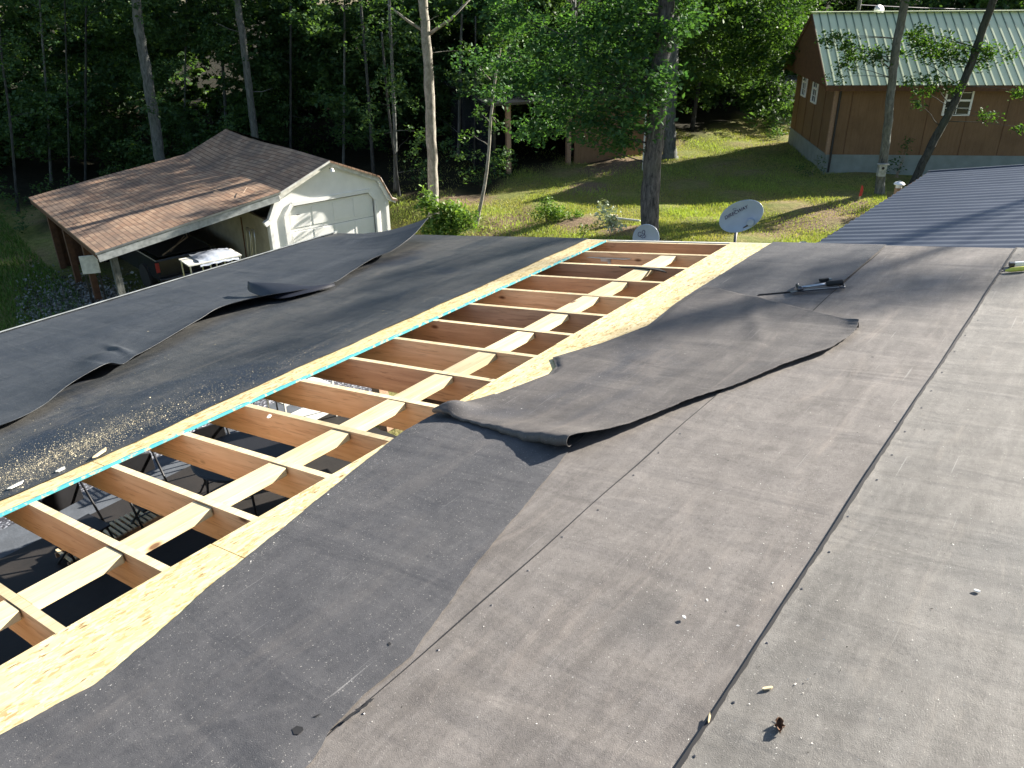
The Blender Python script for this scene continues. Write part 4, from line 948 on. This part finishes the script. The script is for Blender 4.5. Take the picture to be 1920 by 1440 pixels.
# small dish and pole line behind the house
p=PY(1646,20,31.6); e=empty('satellite_dish',(p.x,p.y,hz0+RH+.10)); e.parent=None; tag(e,'tiny white dish standing on the ridge of the green roof','satellite dish')
hq=p.z-(hz0+RH+.10)
MB().tube([(0,0,0),(0,0,max(.05,hq))],.02,6).build('mast',MT['steel'],e); MB().lathe([(.0,.03),(.10,.05),(.17,.09),(.18,.095)],(0,0,hq),18,Matrix.Rotation(math.radians(75),4,'X')).build('reflector',MT['white'],e,smooth=True)
pq=PY(1608,26,40.0); gq=g1(pq.x,pq.y); e=empty('utility_pole',(pq.x,pq.y,gq)); tag(e,'thin weathered utility pole behind the green roof','pole')
MB().tube([(0,0,0),(0,0,PY(1608,-30,40).z-gq)],.09,8).build('pole_shaft',MT['bark_g'],e)
wa=PY(1608,9,40); wb=PY(1990,16,44); pts=[wa.lerp(wb,k/10)-Vector((0,0,.10*math.sin(math.pi*k/10))) for k in range(11)]
tag(MB().tube(pts,.02,5).build('power_line',MT['steel'],None),'thin overhead wire running right from the utility pole','wire')
# white post and grey shed left of the house
pw=PY(1459,186,38); gq=g1(pw.x,pw.y); e=empty('white_post',(pw.x,pw.y,gq)); tag(e,'white post with a dark foot left of the brown house','post')
zt=PY(1455,122,38).z-gq; zb=pw.z-gq
MB().box(-.085,.085,-.085,.085,zb,zt).build('post_sleeve',MT['white'],e); MB().box(-.04,.04,-.04,.04,0,zb).build('foot',MT['trimgrey'],e)
pw=PY(1492,190,41); e=empty('parked_trailer',(pw.x,pw.y,g1(pw.x,pw.y))); tag(e,'dark grey trailer standing in the shade behind the brown house','trailer')
MB().box(-1.4,1.6,0,2,.5,1.5).build('box_body',MT['steel'],e,bevel=.05); MB().box(-1.4,1.6,-.01,-.002,1.15,1.4).build('side_band',MT['trimgrey'],e)
for x in (-.8,.9): MB().lathe([(.1,-.1),(.35,-.1),(.35,.1),(.1,.1)],(x,.1,.35),16,Matrix.Rotation(math.pi/2,4,'X')).build('wheel',MT['rubber'],e)
# ------------------------------------------------------------------ open barn among the trees
c0=PZ(1212,290,H-6.02); c1=PZ(955,325,H-6.25)
d=(c0-c1); an=math.atan2(d.y,d.x); Lb=math.hypot(d.x,d.y)
bn=empty('open_barn',(c1.x,c1.y,min(g1(c0.x,c0.y),g1(c1.x,c1.y))),an); tag(bn,'reddish brown barn with a dark open bay half hidden by trees','barn')
x1=Lb; hb=2.45
MB().box(x1*.46,x1,.0,.08,-.2,hb).build('front_wall',MT['cedar'],bn); MB().box(x1-.08,x1,.085,5,-.2,hb).build('side_wall',MT['cedar'],bn); MB().box(-.5,x1,5.0,5.1,-.2,hb).build('back_wall',MT['truck'],bn)
MB().box(-.6,-.5,.0,5,-.2,hb).build('side_wall',MT['truck'],bn)
for x in (0,x1*.42): MB().box(x-.08,x+.08,0,.16,-.2,hb).build('bay_post',MT['lumber2'],bn)
MB().add([(-1,-.6,hb),(x1+.4,-.6,hb),(x1+.4,5.4,hb+.3),(-1,5.4,hb+.3),(-1,-.6,hb+.08),(x1+.4,-.6,hb+.08),(x1+.4,5.4,hb+.38),(-1,5.4,hb+.38)],[(0,1,2,3),(7,6,5,4),(0,4,5,1),(1,5,6,2),(2,6,7,3),(3,7,4,0)]).build('roof',MT['truck'],bn)
# ladder rails and leaning pole by the big trunk
p0=PZ(1213,315,H-5.98); e=empty('ladder',(p0.x,p0.y,g1(p0.x,p0.y)),an); tag(e,'thin pale ladder standing against the reddish barn wall','ladder')
for x in (-.16,.16): MB().box(x-.02,x+.02,0,.04,0,2.3).build('rail',MT['white_dirty'],e)
for k in range(7): MB().box(-.139,.139,.008,.032,.25+k*.3,.28+k*.3).build('rung',MT['white_dirty'],e)
pa=PZ(1256,282,H-5.95); pb_=PY(1243,200,pa.y+.4); tag(MB().tube([pa,pb_],.045,8).build('leaning_pole',MT['white_dirty'],None,smooth=True),'pale pole leaning against the second trunk behind the big oak','pole')
# small marker stake with red ribbon
p=PZ(1611,376,H-5.8); g=g1(p.x,p.y); e=empty('marker_stake',(p.x,p.y,g)); tag(e,'short stake with bright red ribbon at the edge of the sunny grass','stake')
MB().box(-.015,.015,-.015,.015,0,.30).build('stake',MT['block'],e); MB().prism([(-.05,.12),(.04,.14),(.06,.30),(.03,.42),(-.02,.46),(-.03,.3)],lambda x,z,d:(x,d,z),-.02,-.017).build('ribbon',MT['red'],e)
# ------------------------------------------------------------------ trees
def trunk(base,pts,r0,r1,mat,parent,name='trunk',n=12,seg=5):
    P=[];Rr=[]; P0=[Vector(p) for p in pts]; k=len(P0); tot=(k-1)*seg
    for i in range(tot+1):
        t_=i/seg; q=cat([tuple(p) for p in P0],t_); f_=i/tot; P.append(Vector(q)-Vector(base)+Vector((random.gauss(0,r0*.06),random.gauss(0,r0*.06),0)))
        rr=r0+(r1-r0)*f_; rr*=1+.45*math.exp(-f_*tot*.9)*(1 if i<4 else 0)+random.uniform(-.05,.05); Rr.append(rr)
    b=MB(); b.tube(P,Rr,n); return b,P
def limb(b,p,q,r,parts=4):
    p=Vector(p); q=Vector(q); pts=[p.lerp(q,i/parts)+Vector((random.gauss(0,.05),random.gauss(0,.09),.05*math.sin(math.pi*i/parts)))*(0 if i in (0,) else 1)*((q-p).length/2.5) for i in range(parts+1)]
    b.tube(pts,[r*(1-.8*i/parts) for i in range(parts+1)],6)
def tree(name,label,pixels,Y,z0,r0,r1,mat,clusters,leafm,lsize=.13,dens=1.0,group=None,limbs=(),base=None,cat_='tree'):
    """pixels: trunk axis in the photo (bottom first) at depth Y; clusters: (px,py,Yoffset,radius m)"""
    pts=[PY(px,py,Y) for px,py in pixels]; bz=g1(pts[0].x,pts[0].y)
    b0=Vector((pts[0].x,pts[0].y,bz)); 
    if pts[0].z>bz+.1:
        dd=(pts[0]-pts[1]); dd=dd/abs(dd.z)*(pts[0].z-bz) if abs(dd.z)>1e-3 else Vector((0,0,bz-pts[0].z)); b0=pts[0]+dd; bz=g1(b0.x,b0.y); b0.z=bz; pts=[b0]+pts
    else: pts[0].z=bz-.05
    e=empty(name,tuple(b0)); tag(e,label,cat_,group)
    b,P=trunk(b0,pts,r0,r1,mat,e)
    cl=[]
    for (px,py,dy,r) in clusters:
        c=PY(px,py,Y+dy)-b0; cl.append((c,r))
        near=min(P,key=lambda q:(q-c).length+max(0,q.z-c.z)*1.2+random.random()*.5); limb(b,near,c,min(.035,max(.014,r0*.10*min(2,r*1.5))))
    for (p,q,r) in limbs:
        b.tube([PY(*p,Y)-b0,(PY(*p,Y)+PY(*q,Y))*.5-b0+Vector((.03,0,-.06)),PY(*q,Y)-b0],[r,r*.8,r*.35],6)
    b.build('trunk',mat,e,smooth=True,recalc=False)
    if cl: leaves('crown',cl,dens,lsize,leafm,e)
    return e
# trees named in the photo
tree('oak_tree','big rough barked oak standing behind the round dish',[(1218,436),(1222,330),(1230,230),(1240,110),(1250,0),(1262,-220),(1270,-420)],19.2,0,.235,.16,MT['bark'],
     [(1180,40,0,.95),(1115,30,.6,.95),(1060,70,.8,.85),(1120,110,.2,.95),(1190,130,-.2,.9),(1060,160,.9,.8),(1150,190,.1,.85),(1100,230,.5,.75),(1190,235,-.1,.7),(1020,240,1,.6),(1140,262,.6,.45),(1225,60,-.6,.75),(1240,150,-.7,.6),(1210,200,-.6,.55),(990,60,1,.8),(1000,150,1.2,.7),(950,15,1.2,.8),(1275,30,0,.7),
      (1200,-60,0,1.3),(1080,-80,1,1.3),(1320,-90,0,1.2),(1250,-200,0,1.6),(1130,-220,.5,1.5),(1380,-230,0,1.4),(960,120,1.6,.7),(1020,200,1.6,.6),(930,170,2,.55),(1075,205,1.2,.6),(1060,120,1.2,.7),(1175,270,.2,.45),(1145,225,.2,.6),(985,235,2,.5),(900,110,2,.6)],MT['leafm'],.14,3.6)
tree('oak_tree','second grey trunk right behind the big oak, a pale pole against it',[(1255,262),(1257,180),(1262,80),(1268,-60),(1275,-220)],31,0,.26,.18,MT['bark_g'],
     [(1290,10,0,1.2),(1250,-60,0,1.8),(1330,-100,0,1.8),(1200,-160,0,2.0),(1290,-220,0,2.2)],MT['leafy'],.16,2.0)
tree('maple_tree','sunlit leafy tree left of the green roofed house',[(1298,243),(1312,150),(1328,80),(1342,0),(1350,-100)],36,0,.085,.05,MT['bark_d'],
     [(1335,55,-2,1.2),(1380,35,-3,1.4),(1425,75,-3,1.3),(1400,110,-3,1.1),(1455,45,-3,1.3),(1480,90,-3.5,.9),(1450,120,-3.5,.9),(1360,90,-2,1.0),(1320,125,-3,.8),(1310,145,-4,.6),(1285,135,-4,.6),(1400,10,-2,1.4),(1470,8,-2,1.4),(1515,15,-1,1.2),(1400,-60,0,1.8),(1480,-70,0,1.8),(1340,-40,0,1.6),(1390,130,-3,.8)],MT['leafy'],.17,2.2)
tree('pale_tree','tall pale straight trunk right of the white garage',[(812,372),(811,300),(806,200),(801,100),(792,0),(780,-140),(765,-300)],24.2,0,.165,.11,MT['bark_l'],
     [(740,-30,0,1.3),(860,-60,0,1.5),(700,-150,0,1.6),(800,-200,0,1.9),(900,-180,0,1.6),(820,30,-.3,.45),(870,95,.4,.35)],MT['leafy'],.13,.7,limbs=[((802,66),(884,-4),.05),((797,60),(726,8),.05)])
tree('grey_tree','straight lichen grey trunk rising behind the garage ridge',[(492,330),(478,252),(466,160),(455,70),(443,-10),(425,-150)],32,0,.16,.11,MT['bark_g'],
     [(400,-40,0,1.8),(500,-60,0,1.8),(330,-100,0,1.8),(440,-150,0,2.2)],MT['leafd'],.15,.7,limbs=[((470,172),(512,165),.02),((455,62),(400,40),.02)])
tree('leaning_tree','thick pinkish grey trunk leaning left behind the carport roof',[(318,370),(299,290),(285,200),(272,120),(262,60),(252,-20),(235,-150)],30,0,.21,.14,MT['bark_g'],
     [(282,195,-1,.55),(310,180,-.8,.45),(250,190,-.6,.4),(200,-30,0,1.9),(290,-60,0,1.9),(120,-60,0,1.8),(230,-160,0,2.2),(275,45,-.8,.35)],MT['leafd'],.14,.9)
tree('sapling','thin crooked pale sapling on the left of the lawn',[(897,405),(908,350),(915,300),(920,230),(928,150),(938,90)],23,0,.055,.03,MT['bark_l'],
     [(935,80,.3,.55),(905,215,.2,.35),(880,250,.3,.35),(930,230,0,.3),(955,55,.4,.6)],MT['leafy'],.12,2.4,limbs=[((922,140),(952,118),.018),((920,150),(895,118),.015)])
tree('slim_tree','slim blue grey trunk with a nesting box, in front of the brown house',[(1648,372),(1655,310),(1664,240),(1672,160),(1680,90),(1700,-10),(1725,-140)],24,0,.135,.10,MT['bark_g'],
     [(1560,68,-.3,.36),(1590,85,-.2,.40),(1625,95,0,.34),(1605,110,.2,.34),(1640,108,.1,.28),(1590,125,.1,.26),(1570,143,-.2,.24),(1650,100,.2,.25),(1545,75,-.3,.2),(1700,-80,0,1.2),(1640,-60,0,1.1),(1760,-90,0,1.1),(1710,-180,0,1.6)],MT['leafy'],.125,5.0)
tree('crooked_tree','dark crooked trunk leaning right across the green roof',[(1712,345),(1745,275),(1778,215),(1808,150),(1828,100),(1848,40),(1868,-20),(1890,-140)],25,0,.125,.10,MT['bark_d'],
     [(1720,58,-.2,.36),(1745,72,-.2,.44),(1775,82,0,.42),(1800,96,.1,.38),(1735,98,.2,.36),(1765,108,.1,.32),(1700,100,.2,.26),(1715,75,0,.38),(1830,92,.1,.38),(1860,100,.1,.30),(1890,104,.1,.28),(1840,120,0,.28),(1790,108,0,.34),
      (1750,150,-.4,.30),(1730,172,-.4,.28),(1765,165,-.4,.30),(1722,192,-.4,.20),(1790,160,-.4,.22),(1705,152,-.4,.20),(1858,220,-.4,.26),(1840,212,-.4,.14),(1915,170,-.6,.32),(1920,240,-.6,.24),(1880,-90,0,1.4),(1800,-80,0,1.2),(1960,-60,0,1.4),(1880,-180,0,1.8)],MT['leafy'],.125,5.0)
# nesting box on the slim trunk
p=PY(1653,317,23.78); e=empty('nesting_box',tuple(p)); tag(e,'small grey box fixed to the slim trunk','box')
MB().box(-.11,.11,-.09,.05,-.20,.13).build('box_body',MT['trimgrey'],e,bevel=.006); MB().box(-.15,.15,-.13,.06,.131,.16).build('lid',MT['trimgrey'],e); MB().lathe([(.04,0),(.04,.004)],(0,-.094,.04),12,Matrix.Rotation(math.pi/2,4,'X')).build('entrance_hole',MT['seam'],e)
# thin stems in the shaded wood
stems=[(28,330,110,.05,29),(95,340,20,.05,34),(160,330,30,.06,34),(345,310,20,.05,36),(545,300,0,.06,34),(645,330,-10,.05,33),(700,330,-20,.06,31),(745,400,90,.07,28),(752,420,200,.05,26.5),(860,300,0,.06,33),(890,300,170,.04,31),(953,330,60,.13,33),(1010,270,-30,.08,36),(1395,230,20,.07,42),(130,345,60,.04,31),(425,260,-10,.08,37)]
for i,(px,pb,pt,r,Y) in enumerate(stems):
    ln=random.uniform(-28,8)*(1 if px<800 else -.3)
    tree('woodland_tree','slender tree stem in the deep shade of the wood',[(px,pb),(px+ln*.4,(pb+pt)/2),(px+ln,pt),(px+ln*1.5,pt-140)],Y,0,r,r*.6,MT['bark_g'] if i%2 else MT['bark_d'],
         [(px+ln+random.uniform(-40,40),pt-random.uniform(0,60),0,random.uniform(.9,1.5)) for _ in range(2)]+[(px+random.uniform(-50,50),pb-random.uniform(60,200),random.uniform(-1,1),random.uniform(.4,.7)) for _ in range(2)],MT['leafd'],.13,.8,group='thin trunks in the shaded wood')
# the wood itself: layered understory foliage nobody could count
def wallcl(n,x0,x1,y0,y1,z0,z1,r0,r1):
    c=[]
    for _ in range(n):
        x=random.uniform(x0,x1); y=random.uniform(y0,y1); g=g1(x,y); c.append((Vector((x,y,g+random.uniform(z0,z1))),random.uniform(r0,r1)))
    return c
cl=wallcl(190,-34,-2,33.5,40,.3,8.0,1.0,1.7)+wallcl(130,-4,12,36,44,.4,8,1.0,1.8)+wallcl(80,8,32,44,52,.3,7.0,1.2,2.0)+wallcl(40,-7,2,31,36,1.0,7,.8,1.3)+wallcl(60,-34,10,34,44,8,13,1.4,2.2)
o=leaves('woodland_foliage',cl,1.7,.21,MT['leafd']); tag(o,'dense dark foliage of the wood behind the garage and lawn','wood',kind='stuff')
cl=wallcl(330,-46,44,44,56,.0,8.5,1.8,2.8)+wallcl(60,-46,16,42,56,8,15,2.2,3.2)
o=leaves('distant_woodland',cl,.55,.45,MT['leafd']); tag(o,'far darker mass of trees closing the view','wood',kind='stuff')
cl=wallcl(60,-30,-11,26,34,.1,1.2,.4,.9)+wallcl(46,-26,-4,30,34,1.0,7.5,.5,1.0)+wallcl(26,-3,0,25.5,31,.1,1.4,.3,.6)
o=leaves('undergrowth',cl,1.0,.12,MT['leafd']); tag(o,'low undergrowth along the foot of the wood','undergrowth',kind='stuff')
# trees out of frame on the right whose crowns dapple the roof
def off_tree(x,y,cls,label):
    g=g1(x,y); e=empty('maple_tree',(x,y,g)); tag(e,label,'tree'); b=MB(); top=max(c[2] for c in cls); P=[Vector((0,0,0)),Vector((.1,0,top*.5)),Vector((0,.1,top))]
    b.tube(P,[.16,.12,.05],10)
    cl=[(Vector((c[0],c[1],c[2])),c[3]) for c in cls]
    for c,r in cl: limb(b,P[1].lerp(P[2],random.random()*.6),c,.03)
    b.build('trunk',MT['bark_g'],e,smooth=True,recalc=False); leaves('crown',cl,.9,.12,MT['leafy'],e)
def shade_at(u,v,dist):                 # where a crown must stand to shade roof point (u,v)
    p=ROOF@Vector((u,v,0)); return p+SUN*dist
def offs(spots,dist,label):
    ps=[(shade_at(u,v,dist+random.uniform(-1,1)),r) for u,v,r in spots]; cx=sum(p.x for p,_ in ps)/len(ps); cy=sum(p.y for p,_ in ps)/len(ps); g=g1(cx,cy)
    off_tree(cx,cy,[(p.x-cx,p.y-cy,p.z-g,r) for p,r in ps],label)
def pxs(l): return [(*RP(x,y),r) for x,y,r in l]
offs(pxs([(1400,525,.26),(1470,520,.26),(1540,535,.26),(1600,540,.28),(1665,545,.30),(1740,550,.30),(1800,558,.24),(1700,530,.2),(1300,608,.24),(1380,600,.26),(1430,590,.24),(1240,622,.2),(1180,640,.16),(1640,575,.18),(1500,560,.16)]),20,'tall maple right of the picture whose high crown dapples the far end of the felt')
offs(pxs([(960,468,.34),(880,480,.36),(820,500,.34),(900,515,.3),(740,530,.3),(650,575,.26),(780,545,.26),(560,620,.24),(480,660,.2),(700,500,.25)]),25,'tall maple further right whose crown shades the left felt')
spots=[((-3.6,5.2),.45),((-2.6,5.6),.4),((-4.5,3.9),.4),((-1.6,5.9),.45),((-.8,4.8),.35),((-3.0,3.6),.30),((-5.0,5.8),.4),((-4.2,2.2),.25),((-2.2,2.0),.25),((-1.0,2.6),.22),((-.4,.2),.18),((.9,.2),.16)]
ps=[(GM@Vector((x,y,interp([(-5.95,-1.25),(-1.42,-.58),(0,0),(1.8,-1.2)],x)+rz_))+SUN*random.uniform(12.5,15),r) for (x,y),r in spots]
cx=sum(p.x for p,_ in ps)/len(ps); cy=sum(p.y for p,_ in ps)/len(ps); off_tree(cx,cy+3.5,[(p.x-cx,p.y-cy-3.5,p.z-g1(cx,cy+3.5),r) for p,r in ps],'tall tree by the open barn whose high crown dapples the carport roof')
# ------------------------------------------------------------------ shrubs, weeds, grass
def shrub(name,label,cl,mat,size,dens,stemmat=None):
    c0=cl[0][0]; g=g1(c0.x,c0.y); b0=Vector((c0.x,c0.y,g)); e=empty(name,tuple(b0)); tag(e,label,'shrub')
    b=MB()
    for c,r in cl: limb(b,(random.uniform(-.1,.1),random.uniform(-.1,.1),0),c-b0,.012)
    b.build('stems',MT['branch'],e,recalc=False); leaves('foliage',[(c-b0,r) for c,r in cl],dens,size,mat,e,.8)
shrub('green_bush','bright green leafy bush at the foot of the pale trunk beyond the raised felt corner',[(PY(px,py,21.0),r) for px,py,r in ((835,412,.42),(808,385,.28),(850,400,.38),(818,425,.35),(865,420,.3),(835,438,.35),(800,362,.2),(803,380,.25),(880,412,.25),(845,385,.25))],MT['leafb'],.11,14)
shrub('pale_plant','tall plant with pale felted leaves beside a small stump',[(PY(px,py,20.3),r) for px,py,r in ((1150,405,.10),(1135,385,.09),(1133,400,.08),(1158,418,.10),(1140,412,.09))],MT['leafp'],.13,16)
shrub('weed_clump','fresh green weed clump in the middle of the sunny lawn',[(PY(px,py,22.6),r) for px,py,r in ((1030,395,.32),(1010,398,.25),(1055,398,.28),(1025,378,.2),(1080,400,.2),(1040,402,.3))],MT['leafb'],.08,16)
shrub('low_shrub','small dark shrub against the near corner of the block foundation',[(PY(px,py,27.0),r) for px,py,r in ((1525,315,.35),(1512,320,.3),(1535,300,.2))],MT['leafd'],.08,2.5)
shrub('thin_shrub','thin leafy shrub against the brown wall beside the slim trunk',[(PY(px,py,26.8),r) for px,py,r in ((1690,300,.35),(1698,275,.18),(1675,310,.3),(1705,262,.12))],MT['leafd'],.09,1.4)
shrub('broad_shrub','rounded shrub at the far corner of the brown house',[(PY(px,py,34),r) for px,py,r in ((1458,255,.5),(1445,260,.45),(1470,250,.4))],MT['leafd'],.10,1.8)
shrub('dark_weed','small dark leafy weed beside the straw covered bank',[(PY(px,py,20.4),r) for px,py,r in ((1095,432,.16),(1100,425,.14),(1115,420,.14))],MT['leafy'],.07,6)
st=PZ(1150,425,H-6.0); e=empty('tree_stump',(st.x,st.y,g1(st.x,st.y))); tag(e,'small weathered stump under the pale plant','stump')
MB().lathe([(.16,-.05),(.13,.1),(.12,.30)],(0,0,0),14).build('stump_body',MT['bark_d'],e); MB().lathe([(.0,.305),(.115,.305),(.115,.31),(0,.31)],(0,0,0),14).build('cut_face',MT['block'],e)
pa=PZ(1158,412,H-5.97); pb_=PZ(1200,417,H-5.95); tag(MB().tube([pa+Vector((0,0,.04)),pb_+Vector((0,0,.04))],.03,8).build('plastic_pipe',MT['white_dirty'],None),'pale pipe lying on the grass left of the big oak','pipe')
# grass blades on the visible lawn
n=200000; px=rng.uniform(725,1660,n); py=rng.uniform(235,475,n)**1.0
gxy=[]; rr=np.stack([(px-CX)/F,(py-CY)/F,np.ones(n)],1)@R.T
k=-6.0/rr[:,2]; gx_=rr[:,0]*k; gy_=rr[:,1]*k
msk=(gy_<36)&(rng.random(n)<.95-.8*woodmask(gx_,gy_)-.75*bare(gx_,gy_)); gx_=gx_[msk]; gy_=gy_[msk]; n=len(gx_)
patch=np.sin(gx_*1.1+2)*np.sin(gy_*.9)+.6*np.sin(gx_*2.7+gy_*1.7)
hgt=rng.uniform(.025,.085,n)*(1+.35*patch)
C=np.stack([gx_,gy_,gz(gx_,gy_)+hgt*.45],1); a_=rng.random(n)*6.28
A=np.stack([rng.normal(size=n)*.35,rng.normal(size=n)*.35,np.ones(n)],1)*hgt[:,None]*.55; Bv=np.stack([np.cos(a_),np.sin(a_),np.zeros(n)],1)*rng.uniform(.006,.014,(n,1))
MT['grassb']=leafmat('grass_blades',(.33,.31,.13),(.21,.27,.07),.3)
tag(quads('lawn_grass',C,A,Bv,MT['grassb'],None,np.clip(.5+.3*patch+rng.normal(size=n)*.25,0,1),.1),'short rough grass of the sloping lawn','grass',kind='stuff')
n=110000; gx_=rng.uniform(-27,-8,n); gy_=rng.uniform(15,36,n); q=GM.inverted()
lx=(gx_-gar.location.x)*math.cos(ga)+(gy_-gar.location.y)*math.sin(ga); msk=(lx<-5.9); gx_,gy_=gx_[msk],gy_[msk]; n=len(gx_)
hgt=rng.uniform(.05,.22,n); C=np.stack([gx_,gy_,gz(gx_,gy_)+hgt*.45],1); a_=rng.random(n)*6.28
A=np.stack([rng.normal(size=n)*.4,rng.normal(size=n)*.4,np.ones(n)],1)*hgt[:,None]*.55; Bv=np.stack([np.cos(a_),np.sin(a_),np.zeros(n)],1)*rng.uniform(.008,.02,(n,1))
tag(quads('tall_grass',C,A,Bv,leafmat('tall_grass_blades',(.05,.10,.02),(.09,.17,.035),.3),None,None,.1),'tall green grass left of the carport','grass',kind='stuff')
